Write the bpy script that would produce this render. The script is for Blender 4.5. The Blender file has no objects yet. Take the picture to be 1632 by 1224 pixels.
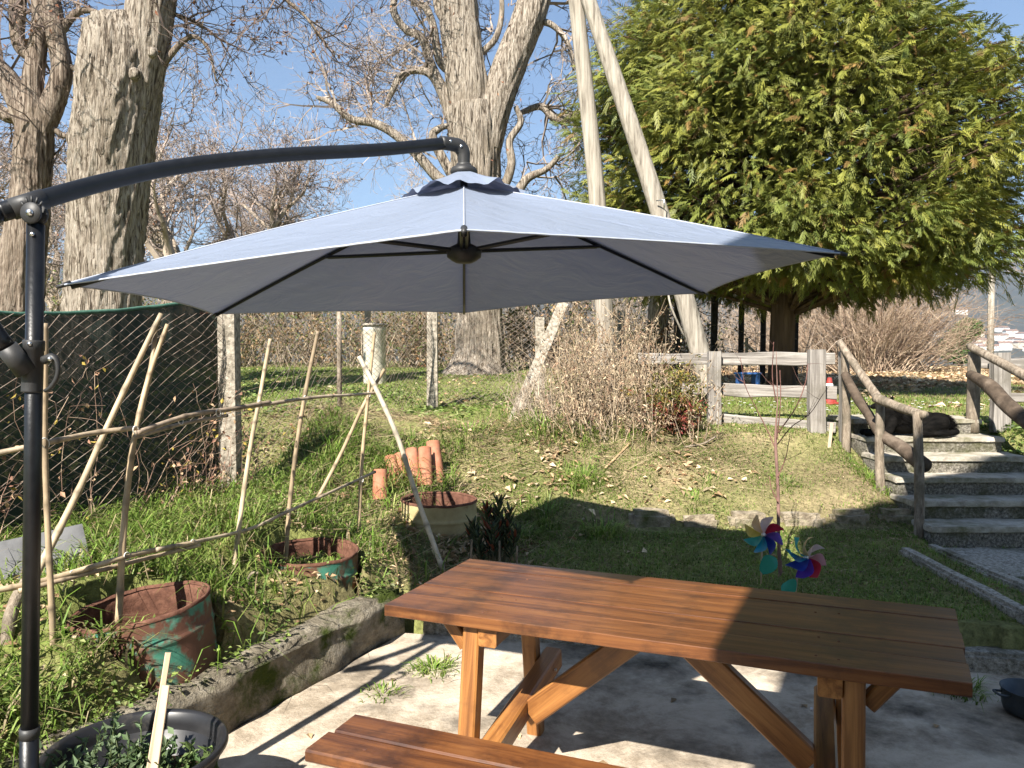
import bpy, bmesh, math, random
import numpy as np
from mathutils import Vector, Matrix, noise

rng = np.random.default_rng(11)
random.seed(11)
sc = bpy.context.scene
col = sc.collection
R = math.radians

# ------------------------------------------------------------------ camera
FPX, CX, CY, HOR, EYE = 1226.0, 816.0, 612.0, 575.0, 1.65
PITCH = math.atan((CY - HOR) / FPX)
cam_d = bpy.data.cameras.new('camera')
cam = bpy.data.objects.new('camera', cam_d)
col.objects.link(cam)
cam.location = (0, 0, EYE)
cam.rotation_euler = (math.pi / 2 - PITCH, 0, 0)
cam_d.sensor_width = 36
cam_d.lens = 36 * FPX / 1632
cam_d.clip_start = 0.05
cam_d.clip_end = 9000
sc.camera = cam

# ------------------------------------------------------------------ sky, sun, exposure
SUN_EL, SUN_AZ = 41.5, 26.0           # elevation; shadows fall 27 deg to the right of +Y
w = bpy.data.worlds.new('World')
sc.world = w
w.use_nodes = True
nt = w.node_tree
bg = nt.nodes['Background']
sky = nt.nodes.new('ShaderNodeTexSky')
sky.sky_type = 'NISHITA'
sky.sun_disc = False
sky.sun_elevation = R(SUN_EL)
sky.sun_rotation = R(180 + SUN_AZ)
sky.altitude = 100
sky.air_density = 1.0
sky.dust_density = 0.1
sky.ozone_density = 2.0
nt.links.new(sky.outputs[0], bg.inputs[0])
bg.inputs[1].default_value = 0.064
sun_d = bpy.data.lights.new('sun', 'SUN')
sun_d.energy = 5.0
sun_d.angle = R(0.5)
sun_d.color = (1.0, 0.94, 0.85)
sun = bpy.data.objects.new('sun', sun_d)
col.objects.link(sun)
sdir = Vector((math.sin(R(SUN_AZ)) * math.cos(R(SUN_EL)), math.cos(R(SUN_AZ)) * math.cos(R(SUN_EL)), -math.sin(R(SUN_EL))))
sun.rotation_euler = sdir.to_track_quat('-Z', 'Y').to_euler()
sun.location = (-6, -12, 14)
sc.view_settings.view_transform = 'Standard'
sc.view_settings.look = 'None'
sc.view_settings.exposure = 1.45
sc.view_settings.gamma = 1
sc.view_settings.use_curve_mapping = False
sc.cycles.use_denoising = True
sc.cycles.max_bounces = 6
sc.cycles.diffuse_bounces = 3
sc.cycles.glossy_bounces = 3
sc.cycles.transmission_bounces = 4
sc.cycles.transparent_max_bounces = 10
sc.cycles.volume_bounces = 0
sc.cycles.caustics_reflective = False
sc.cycles.caustics_refractive = False


# ------------------------------------------------------------------ pixel helpers (photo 1632x1224)
def at(px, py, d):
    u = (px - CX) / FPX
    v = (CY - py) / FPX
    dy = math.cos(PITCH) + v * math.sin(PITCH)
    dz = -math.sin(PITCH) + v * math.cos(PITCH)
    s = d / dy
    return Vector((u * s, d, EYE + dz * s))


def pxm(d):
    return d / FPX


# ------------------------------------------------------------------ numpy noise
def _hash(ix, iy, iz):
    n = (ix.astype(np.int64) * 374761393 + iy.astype(np.int64) * 668265263 + iz.astype(np.int64) * 2147483647) & 0xFFFFFFFF
    n = ((n ^ (n >> 13)) * 1274126177) & 0xFFFFFFFF
    n = n ^ (n >> 16)
    return (n & 0xFFFF) / 65535.0


def vnoise(x, y, z=0.0):
    x, y, z = np.broadcast_arrays(np.asarray(x, float), np.asarray(y, float), np.asarray(z, float))
    ix, iy, iz = np.floor(x), np.floor(y), np.floor(z)
    fx, fy, fz = x - ix, y - iy, z - iz
    fx, fy, fz = [f * f * (3 - 2 * f) for f in (fx, fy, fz)]
    r = 0
    for dx in (0, 1):
        for dy in (0, 1):
            for dz in (0, 1):
                h = _hash(ix + dx, iy + dy, iz + dz)
                r = r + h * (fx if dx else 1 - fx) * (fy if dy else 1 - fy) * (fz if dz else 1 - fz)
    return r * 2 - 1


def fbm(x, y, z=0.0, o=4):
    r, a, f = 0, 0.5, 1.0
    for i in range(o):
        r = r + a * vnoise(np.asarray(x) * f + 17.3 * i, np.asarray(y) * f - 9.1 * i, np.asarray(z) * f + 3.7 * i)
        a *= 0.5
        f *= 2.03
    return r


def sstep(a, b, x):
    t = np.clip((np.asarray(x, float) - a) / (b - a), 0, 1)
    return t * t * (3 - 2 * t)


# ------------------------------------------------------------------ terrain function
WA, WB = (-1.24, 3.40), (-0.66, 4.62)       # foot of the low wall along the patio's left edge
_wd = np.array([WB[0] - WA[0], WB[1] - WA[1]])
_wd = _wd / np.linalg.norm(_wd)
BACKS = -0.19                                # slope of the patio's back edge


def patio_sd(x, y):
    """>0 inside the patio (distance to its left and back edges)"""
    a = (x - WA[0]) * _wd[1] - (y - WA[1]) * _wd[0]
    b = (WB[1] + BACKS * (x - WB[0]) - y) * 0.98
    return np.minimum(a, b)


def Hs(x, y):
    x = np.asarray(x, float)
    y = np.asarray(y, float)
    b = np.interp(y, [-5, 4.3, 5.2, 6.06, 6.2, 7.3, 9.2, 14, 20, 32], [.20, .21, .25, .32, .43, .97, 1.08, 1.44, 1.58, 1.60])
    br = np.interp(y, [-5, 4.3, 5.2, 6.06, 6.2, 7.3, 8.5, 12, 16, 25, 40], [.20, .21, .25, .32, .43, .97, 1.08, 1.17, 1.22, 1.32, 1.40])
    rt = sstep(.6, 2.6, x)
    b = b * (1 - rt) + br * rt
    dist = -((x - WA[0]) * _wd[1] - (y - WA[1]) * _wd[0])
    left = sstep(.22, 1.25, dist) * sstep(-.9, -1.6, x)
    b = b + (left * .26 + .15 * sstep(.10, .24, dist) * sstep(-.5, -1.0, x)) * (1 - sstep(6.2, 8.5, y))
    st = sstep(3.0, 3.2, x) * sstep(4.9, 4.6, x)           # under the stairs
    stz = np.interp(y, [5.3, 5.5, 7.5], [.2, .1, .9])
    b = b * (1 - st * (y < 7.5) * (y > 4.2)) + st * (y < 7.5) * (y > 4.2) * np.minimum(stz, b)
    far = np.interp(y, [42, 70, 150, 400], [0, -4.0, -24, -30])
    return b + far


def H(x, y):
    x = np.asarray(x, float)
    y = np.asarray(y, float)
    h = Hs(x, y) + .035 * fbm(x * 1.3, y * 1.3) + .016 * fbm(x * 7, y * 7, 2.0, 3) * (y < 14)
    s = patio_sd(x, y)
    for (c, rr), up_ in zip(DRUM_AT, (.13, .08, .10)):
        dd = np.sqrt((x - c.x) ** 2 + (y - c.y) ** 2) - rr
        h = h + up_ * np.exp(-(dd / .22) ** 2) * sstep(-.12, -.22, s)
    for c, rr in DRUM_AT:
        h = np.where((x - c.x) ** 2 + (y - c.y) ** 2 < (rr + .012) ** 2, np.minimum(h, c.z - .34), h)
    return np.where(s > -0.10, -0.06, h)


DRUM_AT = [(at(225, 963, 3.45), .293), (at(495, 878, 4.62), .285), (at(700, 795, 5.83), .285)]


def gz(x, y):
    return float(H(np.array([x]), np.array([y]))[0])


def G(px, py):
    d = 2.0
    while d < 60:
        p = at(px, py, d)
        if p.z < float(Hs(p.x, p.y)):
            break
        d += .02
    return p


# ------------------------------------------------------------------ materials
MATS = {}


def lk(nt, a, b):
    nt.links.new(a, b)


def mat(name, stops, scale=5.0, detail=6.0, rough=.8, bump=.25, bscale=None, stretch=(1, 1, 1), attr=None,
        spec=.3, trans=0.0, metal=0.0, coat=0.0, dist=.02, nrough=.6, attr_var=.35, second=None, distort=0.0):
    m = bpy.data.materials.new(name)
    m.use_nodes = True
    t = m.node_tree
    N = t.nodes
    bs = N['Principled BSDF']
    tc = N.new('ShaderNodeTexCoord')
    mp = N.new('ShaderNodeMapping')
    mp.inputs['Scale'].default_value = stretch
    lk(t, tc.outputs['Object'], mp.inputs[0])
    if not attr:                                 # every piece takes its own cut of the grain
        oi = N.new('ShaderNodeObjectInfo')
        sc_ = N.new('ShaderNodeVectorMath')
        sc_.operation = 'SCALE'
        sc_.inputs[0].default_value = (31.7, 17.3, 23.9)
        lk(t, oi.outputs['Random'], sc_.inputs['Scale'])
        lk(t, sc_.outputs[0], mp.inputs['Location'])
    nz = N.new('ShaderNodeTexNoise')
    nz.inputs['Scale'].default_value = scale
    nz.inputs['Detail'].default_value = detail
    nz.inputs['Roughness'].default_value = nrough
    nz.inputs['Distortion'].default_value = distort
    lk(t, mp.outputs[0], nz.inputs['Vector'])
    if attr:
        at_ = N.new('ShaderNodeAttribute')
        at_.attribute_name = attr
        mr = N.new('ShaderNodeMapRange')
        mr.inputs[1].default_value = .3
        mr.inputs[2].default_value = .7
        mr.inputs[3].default_value = 1 - attr_var
        mr.inputs[4].default_value = 1 + attr_var
        lk(t, nz.outputs[0], mr.inputs[0])
        mx = N.new('ShaderNodeVectorMath')
        mx.operation = 'SCALE'
        lk(t, at_.outputs['Color'], mx.inputs[0])
        lk(t, mr.outputs[0], mx.inputs['Scale'])
        cout = mx.outputs[0]
    else:
        cr = N.new('ShaderNodeValToRGB')
        e = cr.color_ramp.elements
        while len(e) < len(stops):
            e.new(.5)
        for i, (p, c) in enumerate(stops):
            e[i].position = p
            e[i].color = (*c, 1)
        lk(t, nz.outputs[0], cr.inputs[0])
        cout = cr.outputs[0]
    if second:                                   # (color, noise scale, low, high): a second patchy colour
        c2, s2, lo, hi = second
        n2 = N.new('ShaderNodeTexNoise')
        n2.inputs['Scale'].default_value = s2
        n2.inputs['Detail'].default_value = 8
        n2.inputs['Roughness'].default_value = .65
        lk(t, tc.outputs['Object'], n2.inputs['Vector'])
        r2 = N.new('ShaderNodeMapRange')
        r2.inputs[1].default_value = lo
        r2.inputs[2].default_value = hi
        lk(t, n2.outputs[0], r2.inputs[0])
        mix = N.new('ShaderNodeMix')
        mix.data_type = 'RGBA'
        mix.inputs[7].default_value = (*c2, 1)
        lk(t, r2.outputs[0], mix.inputs[0])
        lk(t, cout, mix.inputs[6])
        cout = mix.outputs[2]
    lk(t, cout, bs.inputs['Base Color'])
    bs.inputs['Roughness'].default_value = rough
    bs.inputs['Specular IOR Level'].default_value = spec
    bs.inputs['Metallic'].default_value = metal
    if coat:
        bs.inputs['Coat Weight'].default_value = coat
        bs.inputs['Coat Roughness'].default_value = .22
    if bump:
        nb = N.new('ShaderNodeTexNoise')
        nb.inputs['Scale'].default_value = bscale or scale * 2.5
        nb.inputs['Detail'].default_value = 8
        nb.inputs['Roughness'].default_value = .65
        lk(t, mp.outputs[0], nb.inputs['Vector'])
        bp = N.new('ShaderNodeBump')
        bp.inputs['Strength'].default_value = bump
        bp.inputs['Distance'].default_value = dist
        lk(t, nb.outputs[0], bp.inputs['Height'])
        lk(t, bp.outputs[0], bs.inputs['Normal'])
    if trans:
        tr = N.new('ShaderNodeBsdfTranslucent')
        lk(t, cout, tr.inputs['Color'])
        ms = N.new('ShaderNodeMixShader')
        ms.inputs[0].default_value = trans
        lk(t, bs.outputs[0], ms.inputs[1])
        lk(t, tr.outputs[0], ms.inputs[2])
        lk(t, ms.outputs[0], N['Material Output'].inputs['Surface'])
    MATS[name] = m
    return m


LEAF = mat('leaf', None, attr='Col', scale=9, rough=.55, bump=0, trans=.3, spec=.35, attr_var=.25)
GRASS = mat('grass_blade', None, attr='Col', scale=3, rough=.5, bump=0, trans=.35, spec=.3, attr_var=.35)
DRY = mat('dry_plant', None, attr='Col', scale=14, rough=.85, bump=0, trans=.12, spec=.15, attr_var=.3)
TWIG = mat('twig_bark', None, attr='Col', scale=8, rough=.9, bump=0, spec=.15, attr_var=.3)
GROUND = mat('ground_soil', None, attr='Col', scale=26, detail=10, rough=.95, bump=.9, bscale=45, spec=.1, attr_var=.55, nrough=.7, dist=.03)
BARK = mat('bark', [(.37, (.075, .058, .043)), (.45, (.22, .18, .14)), (.54, (.40, .345, .28)), (.70, (.50, .44, .365))], scale=30, stretch=(1, 1, .10),
           rough=.95, bump=1.0, bscale=30, dist=.09, spec=.1, detail=8, nrough=.62, distort=1.3, second=((.24, .20, .15), 1.6, .52, .74))
BARK2 = mat('bark_dark', [(.36, (.06, .045, .034)), (.46, (.17, .13, .10)), (.56, (.30, .245, .195)), (.72, (.42, .36, .29))], scale=38, stretch=(1, 1, .07),
            rough=.95, bump=1.0, bscale=34, dist=.05, spec=.1, detail=8, nrough=.62, distort=.7, second=((.14, .11, .08), 1.6, .5, .7))
BARKC = mat('cypress_bark', [(.3, (.045, .03, .022)), (.6, (.12, .08, .055)), (.8, (.2, .14, .1))], scale=9, stretch=(1, 1, .12), rough=.95,
            bump=1.0, bscale=26, dist=.03, spec=.1)
PATIO = mat('patio_concrete', [(.26, (.115, .094, .07)), (.41, (.28, .23, .17)), (.52, (.46, .39, .305)), (.72, (.64, .56, .455))], scale=2.6,
            detail=14, rough=.9, bump=.6, bscale=45, nrough=.78, dist=.012, second=((.075, .064, .050), 1.35, .50, .66), spec=.2, distort=.3)
CONC = mat('rough_concrete', [(.34, (.13, .118, .098)), (.45, (.34, .31, .26)), (.56, (.50, .46, .395)), (.68, (.70, .66, .59))], scale=42, detail=10, rough=.95,
           bump=1.0, bscale=55, dist=.03, nrough=.7, spec=.15, second=((.13, .12, .075), 3.0, .50, .70))
WALLC = mat('mossy_concrete', [(.3, (.10, .085, .06)), (.5, (.23, .20, .15)), (.72, (.42, .38, .31))], scale=7, detail=12, rough=.95,
            bump=1.0, bscale=20, dist=.05, nrough=.75, spec=.12, second=((.055, .075, .015), 3.1, .50, .60))
POSTC = mat('concrete_post', [(.32, (.11, .095, .073)), (.46, (.25, .22, .175)), (.58, (.36, .32, .26)), (.74, (.47, .43, .36))], scale=30, detail=10, rough=.95,
            bump=.7, bscale=45, dist=.015, spec=.12, second=((.13, .115, .085), 4, .55, .7))
GREYW = mat('weathered_wood', [(.3, (.085, .075, .065)), (.45, (.21, .19, .17)), (.58, (.31, .285, .255)), (.75, (.41, .385, .35))], scale=34, stretch=(.05, 1, 1), detail=8,
            rough=.9, bump=.9, bscale=45, dist=.012, spec=.15, nrough=.62, distort=.5, second=((.16, .145, .12), 3.0, .5, .7))
LOGW = mat('log_wood', [(.3, (.075, .055, .04)), (.45, (.20, .16, .12)), (.6, (.32, .265, .205)), (.75, (.42, .36, .29))], scale=34, stretch=(1, 1, .22), detail=9, rough=.9, bump=1.0,
           bscale=50, dist=.015, spec=.15, nrough=.68, distort=.4, second=((.13, .11, .08), 5.0, .48, .66))
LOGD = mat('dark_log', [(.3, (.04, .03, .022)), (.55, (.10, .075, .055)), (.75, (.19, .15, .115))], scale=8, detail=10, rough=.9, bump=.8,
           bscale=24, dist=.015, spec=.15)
POLEW = mat('pole_wood', [(.3, (.12, .10, .08)), (.46, (.27, .24, .195)), (.6, (.37, .33, .275)), (.75, (.44, .40, .335))], scale=30, stretch=(1, 1, .05), detail=10,
            rough=.9, bump=.7, bscale=20, dist=.015, spec=.15)
CHAR = mat('tarred_wood', [(.3, (.012, .011, .012)), (.7, (.04, .036, .034))], scale=12, rough=.85, bump=.6, spec=.2)
TABLE = mat('varnished_top', [(.30, (.030, .010, .005)), (.42, (.085, .030, .011)), (.54, (.15, .056, .018)), (.68, (.215, .09, .028)), (.8, (.27, .122, .042))], scale=15,
            stretch=(.07, 1.2, 1.2), detail=11, rough=.38, bump=.3, bscale=40, dist=.003, coat=.25, nrough=.7, distort=1.1, spec=.35,
            second=((.030, .012, .007), 5.5, .50, .72))
TLEG = mat('varnished_leg', [(.30, (.085, .03, .010)), (.44, (.21, .085, .024)), (.57, (.33, .145, .042)), (.75, (.44, .21, .068))], scale=20, stretch=(.06, 1.2, 1.2),
           detail=9, rough=.45, bump=.3, bscale=40, dist=.004, coat=.25, nrough=.66, distort=.8, spec=.35, second=((.11, .042, .014), 4.0, .55, .75))
STAKE = mat('sawn_stake', [(.3, (.38, .27, .175)), (.7, (.56, .43, .30))], scale=5, stretch=(.1, 1.4, 1.4), rough=.85, bump=.3, dist=.005)
BLACKM = mat('black_paint', [(.3, (.004, .0045, .006)), (.7, (.009, .010, .012))], scale=30, rough=.36, bump=.08, spec=.38)
BLACKP = mat('black_plastic', [(.3, (.016, .016, .017)), (.7, (.034, .034, .034))], scale=9, rough=.5, bump=.15, spec=.4, dist=.004)
POTP = mat('pot_plastic', [(.3, (.010, .010, .011)), (.7, (.022, .022, .024))], scale=6, rough=.38, bump=.1, spec=.45, dist=.004,
           second=((.09, .08, .065), 7, .58, .75))
STEEL = mat('steel', [(.3, (.55, .55, .56)), (.7, (.7, .7, .7))], scale=8, rough=.3, bump=0, metal=1.0)
RUST = mat('rust', [(.28, (.04, .02, .014)), (.48, (.105, .048, .032)), (.6, (.155, .075, .05)), (.75, (.22, .12, .085))], scale=16, detail=12, rough=.9, bump=.6, dist=.008,
           nrough=.72, spec=.2)
TEAL = mat('flaking_teal', [(.3, (.035, .15, .105)), (.55, (.065, .22, .155)), (.72, (.16, .30, .235)), (.8, (.33, .36, .31))], scale=14, rough=.6, bump=.4, dist=.006,
           second=((.12, .056, .037), 6.0, .41, .50), spec=.3)
YELLOWD = mat('faded_yellow_paint', [(.3, (.30, .235, .11)), (.6, (.45, .375, .20)), (.8, (.52, .45, .28))], scale=7, rough=.75, bump=.4, dist=.006,
              second=((.15, .065, .033), 5.5, .56, .62), spec=.25)
TERRA = mat('terracotta', [(.25, (.21, .085, .05)), (.5, (.38, .16, .095)), (.75, (.47, .24, .16))], scale=9, detail=10, rough=.9, bump=.4,
            dist=.006, spec=.15, second=((.16, .10, .07), 7, .56, .72))
SOIL = mat('soil', [(.3, (.035, .024, .016)), (.6, (.10, .07, .045)), (.8, (.17, .125, .085))], scale=28, rough=1, bump=1, bscale=50, dist=.03, spec=.08)
MARBLE = mat('pale_slab', [(.3, (.09, .09, .094)), (.5, (.17, .17, .175)), (.75, (.24, .24, .246))], scale=3, detail=10, rough=.6, bump=.1, distort=1.2)
WIRE = mat('rusty_wire', [(.3, (.10, .065, .045)), (.6, (.20, .16, .13)), (.8, (.30, .27, .24))], scale=20, rough=.75, bump=0, spec=.3)
RUSTW = mat('barbed_rust', [(.3, (.09, .03, .018)), (.7, (.19, .075, .04))], scale=20, rough=.9, bump=0)
TIE = mat('white_tie', [(.3, (.6, .6, .58)), (.7, (.75, .74, .72))], scale=20, rough=.6, bump=0)
CANE = mat('cane', None, attr='Col', scale=22, stretch=(1, 1, .4), rough=.55, bump=.25, bscale=30, dist=.004, attr_var=.3, spec=.35)
FUR = mat('black_fur', [(.3, (.002, .002, .002)), (.7, (.010, .009, .008))], scale=30, stretch=(.4, 1, 1), rough=.9, bump=.9, bscale=90, dist=.01, spec=.06)
STONE = mat('border_stone', [(.32, (.15, .12, .085)), (.5, (.30, .25, .18)), (.68, (.42, .36, .27))], scale=14, detail=10, rough=.95, bump=1, bscale=30, dist=.03, spec=.1, second=((.10, .11, .04), 4, .5, .66))
WHITEW = mat('white_plaster', [(.3, (.62, .60, .56)), (.7, (.78, .76, .72))], scale=.4, rough=.9, bump=0)
CREAMW = mat('cream_plaster', [(.3, (.55, .47, .36)), (.7, (.68, .60, .48))], scale=.4, rough=.9, bump=0)
ROOFR = mat('roof_tiles_far', [(.3, (.22, .13, .095)), (.7, (.32, .21, .16))], scale=.8, rough=.9, bump=0)
GLASSD = mat('dark_glass', [(.3, (.02, .025, .03)), (.7, (.04, .045, .05))], scale=1, rough=.1, bump=0, spec=.6)
HILLM = mat('wooded_hill', [(.3, (.028, .034, .026)), (.5, (.06, .06, .045)), (.75, (.11, .095, .075))], scale=.02, detail=12, rough=1, bump=0, nrough=.75)
PIPEC = mat('cream_pipe', [(.3, (.42, .385, .31)), (.6, (.56, .525, .44)), (.8, (.64, .61, .53))], scale=6, detail=9, rough=.85, bump=.3, dist=.01,
            second=((.28, .23, .16), 5, .58, .72))
BLUEP = mat('blue_paint', [(.3, (.02, .07, .22)), (.7, (.04, .12, .32))], scale=6, rough=.6, bump=.1)
CONER = mat('cone_red', [(.3, (.22, .025, .02)), (.7, (.30, .045, .035))], scale=6, rough=.6, bump=0)
CONEW = mat('cone_white', [(.3, (.65, .65, .63)), (.7, (.75, .75, .73))], scale=6, rough=.6, bump=0)


def cloth_material():
    m = bpy.data.materials.new('umbrella_cloth')
    m.use_nodes = True
    t = m.node_tree
    N = t.nodes
    bs = N['Principled BSDF']
    bs.inputs['Base Color'].default_value = (.19, .226, .30, 1)
    bs.inputs['Roughness'].default_value = .48
    bs.inputs['Specular IOR Level'].default_value = .35
    bs.inputs['Sheen Weight'].default_value = .25
    bs.inputs['Sheen Roughness'].default_value = .4
    tc = N.new('ShaderNodeTexCoord')
    nz = N.new('ShaderNodeTexNoise')
    nz.inputs['Scale'].default_value = 4.5
    nz.inputs['Detail'].default_value = 6
    nz.inputs['Distortion'].default_value = 1.6
    lk(t, tc.outputs['Object'], nz.inputs['Vector'])
    bp = N.new('ShaderNodeBump')
    bp.inputs['Strength'].default_value = .5
    bp.inputs['Distance'].default_value = .03
    lk(t, nz.outputs[0], bp.inputs['Height'])
    lk(t, bp.outputs[0], bs.inputs['Normal'])
    tr = N.new('ShaderNodeBsdfTranslucent')
    tr.inputs['Color'].default_value = (.20, .225, .38, 1)
    ms = N.new('ShaderNodeMixShader')
    ms.inputs[0].default_value = .085
    lk(t, bs.outputs[0], ms.inputs[1])
    lk(t, tr.outputs[0], ms.inputs[2])
    lk(t, ms.outputs[0], N['Material Output'].inputs['Surface'])
    return m


def net_material():
    m = bpy.data.materials.new('shade_net_cloth')
    m.use_nodes = True
    t = m.node_tree
    N = t.nodes
    bs = N['Principled BSDF']
    bs.inputs['Base Color'].default_value = (.008, .022, .016, 1)
    bs.inputs['Roughness'].default_value = .8
    tc = N.new('ShaderNodeTexCoord')
    wv = N.new('ShaderNodeTexNoise')
    wv.inputs['Scale'].default_value = 240
    wv.inputs['Detail'].default_value = 1
    lk(t, tc.outputs['Object'], wv.inputs['Vector'])
    mr = N.new('ShaderNodeMapRange')
    mr.inputs[1].default_value = .45
    mr.inputs[2].default_value = .62
    mr.inputs[3].default_value = .01
    mr.inputs[4].default_value = .11
    lk(t, wv.outputs[0], mr.inputs[0])
    tp = N.new('ShaderNodeBsdfTransparent')
    ms = N.new('ShaderNodeMixShader')
    lk(t, mr.outputs[0], ms.inputs[0])
    lk(t, bs.outputs[0], ms.inputs[1])
    lk(t, tp.outputs[0], ms.inputs[2])
    lk(t, ms.outputs[0], N['Material Output'].inputs['Surface'])
    return m


CLOTH = cloth_material()
_unused = None and mat('umbrella_lining', [(.3, (.17, .18, .25)), (.7, (.20, .21, .285))], scale=3, rough=.6, bump=.3, dist=.02, spec=.25, trans=.4)
NETM = net_material()


# ------------------------------------------------------------------ mesh helpers
def np_mesh(name, v, f, cols=None, smooth=False):
    """v (n,3); f (m,k) or list of such arrays; cols (n,3) per vertex"""
    v = np.asarray(v, np.float32).reshape(-1, 3)
    fl = f if isinstance(f, list) else [f]
    fl = [np.asarray(a, np.int32) for a in fl if len(a)]
    me = bpy.data.meshes.new(name)
    me.vertices.add(len(v))
    me.vertices.foreach_set('co', v.ravel())
    loops = np.concatenate([a.ravel() for a in fl])
    tot = np.concatenate([np.full(len(a), a.shape[1], np.int32) for a in fl])
    st = np.concatenate([[0], np.cumsum(tot)[:-1]]).astype(np.int32)
    me.loops.add(len(loops))
    me.loops.foreach_set('vertex_index', loops)
    me.polygons.add(len(tot))
    me.polygons.foreach_set('loop_start', st)
    me.polygons.foreach_set('loop_total', tot)
    me.polygons.foreach_set('use_smooth', np.full(len(tot), bool(smooth)))
    me.update(calc_edges=True)
    if cols is not None:
        a = me.color_attributes.new('Col', 'FLOAT_COLOR', 'POINT')
        c4 = np.ones((len(v), 4), np.float32)
        c4[:, :3] = cols
        a.data.foreach_set('color', c4.ravel())
    return me


def link(name, me, m=None, parent=None):
    o = bpy.data.objects.new(name, me)
    col.objects.link(o)
    if m is not None and me is not None:
        me.materials.append(m)
    if parent is not None:
        o.parent = parent
        o.matrix_parent_inverse = Matrix.Translation(-parent.location)
    return o


def tag(o, label=None, cat=None, group=None, kind=None):
    if label:
        o['label'] = label
    if cat:
        o['category'] = cat
    if group:
        o['group'] = group
    if kind:
        o['kind'] = kind
    return o


def thing(name, label, cat, loc=(0, 0, 0), group=None):
    o = bpy.data.objects.new(name, None)
    o.empty_display_size = .1
    col.objects.link(o)
    o.location = loc
    return tag(o, label, cat, group)


class MB:
    def __init__(s):
        s.v, s.f, s.c, s.n = [], {}, [], 0

    def add(s, v, f, c=None):
        v = np.asarray(v, float).reshape(-1, 3)
        if isinstance(f, list) and isinstance(f[0], tuple):
            f = np.array(f)
        for a in (f if isinstance(f, list) else [f]):
            a = np.asarray(a, np.int64)
            if len(a):
                s.f.setdefault(a.shape[1], []).append(a + s.n)
        s.v.append(v)
        if c is not None:
            c = np.asarray(c, float)
            s.c.append(np.broadcast_to(c, v.shape) if c.ndim == 1 else c)
        s.n += len(v)
        return s

    def mesh(s, name, smooth=False):
        return np_mesh(name, np.concatenate(s.v), [np.concatenate(a) for a in s.f.values()],
                       np.concatenate(s.c) if s.c else None, smooth)

    def build(s, name, m, parent=None, smooth=False):
        return link(name, s.mesh(name, smooth), m, parent)


def nrm(a):
    return a / np.maximum(np.linalg.norm(a, axis=-1, keepdims=True), 1e-9)


def perp(d):
    ref = np.where(np.abs(d[:, 2:3]) < .9, np.array([[0., 0., 1.]]), np.array([[1., 0., 0.]]))
    a = nrm(np.cross(d, ref))
    return a, np.cross(d, a)


def sticks(p0, p1, r0, r1, sides=3):
    n = len(p0)
    a, b = perp(nrm(p1 - p0))
    ang = np.arange(sides) * 2 * math.pi / sides
    off = a[:, None, :] * np.cos(ang)[None, :, None] + b[:, None, :] * np.sin(ang)[None, :, None]
    v0 = p0[:, None, :] + off * np.asarray(r0).reshape(-1, 1, 1)
    v1 = p1[:, None, :] + off * np.asarray(r1).reshape(-1, 1, 1)
    v = np.concatenate([v0, v1], 1).reshape(-1, 3)
    i = np.arange(sides)
    j = (i + 1) % sides
    q = np.stack([i, j, j + sides, i + sides], 1)
    f = (q[None] + (np.arange(n) * 2 * sides)[:, None, None]).reshape(-1, 4)
    return v, f


def spline(pts, n):
    """Catmull-Rom through (k,m) points -> (n,m)"""
    P = np.asarray(pts, float)
    k = len(P)
    Q = np.vstack([2 * P[0] - P[1], P, 2 * P[-1] - P[-2]])
    t = np.linspace(0, k - 1 - 1e-6, n)
    i = t.astype(int)
    u = (t - i)[:, None]
    a, b, c, d = Q[i], Q[i + 1], Q[i + 2], Q[i + 3]
    return .5 * ((2 * b) + (c - a) * u + (2 * a - 5 * b + 4 * c - d) * u * u + (3 * b - a - 3 * c + d) * u ** 3)


def tubev(pts, rad, sides=10, cap=True, rough=0.0, squash=1.0, ridge=None, seed=0.0, up=None):
    """swept tube; returns v, [quads, caps]"""
    P = np.asarray(pts, float)
    n = len(P)
    r = np.broadcast_to(np.asarray(rad, float), (n,)).copy()
    T = nrm(np.gradient(P, axis=0))
    ref = np.array(up if up is not None else ([0, 0, 1.] if abs(T[0, 2]) < .9 else [1., 0, 0]))
    A = np.zeros_like(P)
    a = ref - T[0] * (ref @ T[0])
    for i in range(n):
        a = a - T[i] * (a @ T[i])
        a = a / np.linalg.norm(a)
        A[i] = a
    B = np.cross(T, A)
    ang = np.arange(sides) * 2 * math.pi / sides
    ca, sa = np.cos(ang), np.sin(ang)
    k = np.ones((n, sides))
    s = np.concatenate([[0], np.cumsum(np.linalg.norm(np.diff(P, axis=0), axis=1))])
    if rough:
        k = k + rough * fbm(ca[None] * 1.6 + seed, sa[None] * 1.6 + 0 * s[:, None], s[:, None] * 3 / max(r.max() * 8, .05), 3)
    if ridge:
        k = k + ridge(ang[None] + 0 * s[:, None], s[:, None] + 0 * ang[None])
    V = P[:, None] + (A[:, None] * ca[None, :, None] * squash + B[:, None] * sa[None, :, None]) * (r[:, None] * k)[:, :, None]
    i, j = np.meshgrid(np.arange(n - 1), np.arange(sides), indexing='ij')
    jn = (j + 1) % sides
    f = np.stack([i * sides + j, i * sides + jn, (i + 1) * sides + jn, (i + 1) * sides + j], -1).reshape(-1, 4)
    F = [f]
    if cap:
        F.append(np.arange(sides)[::-1][None])
        F.append(((n - 1) * sides + np.arange(sides))[None])
    return V.reshape(-1, 3), F


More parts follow.
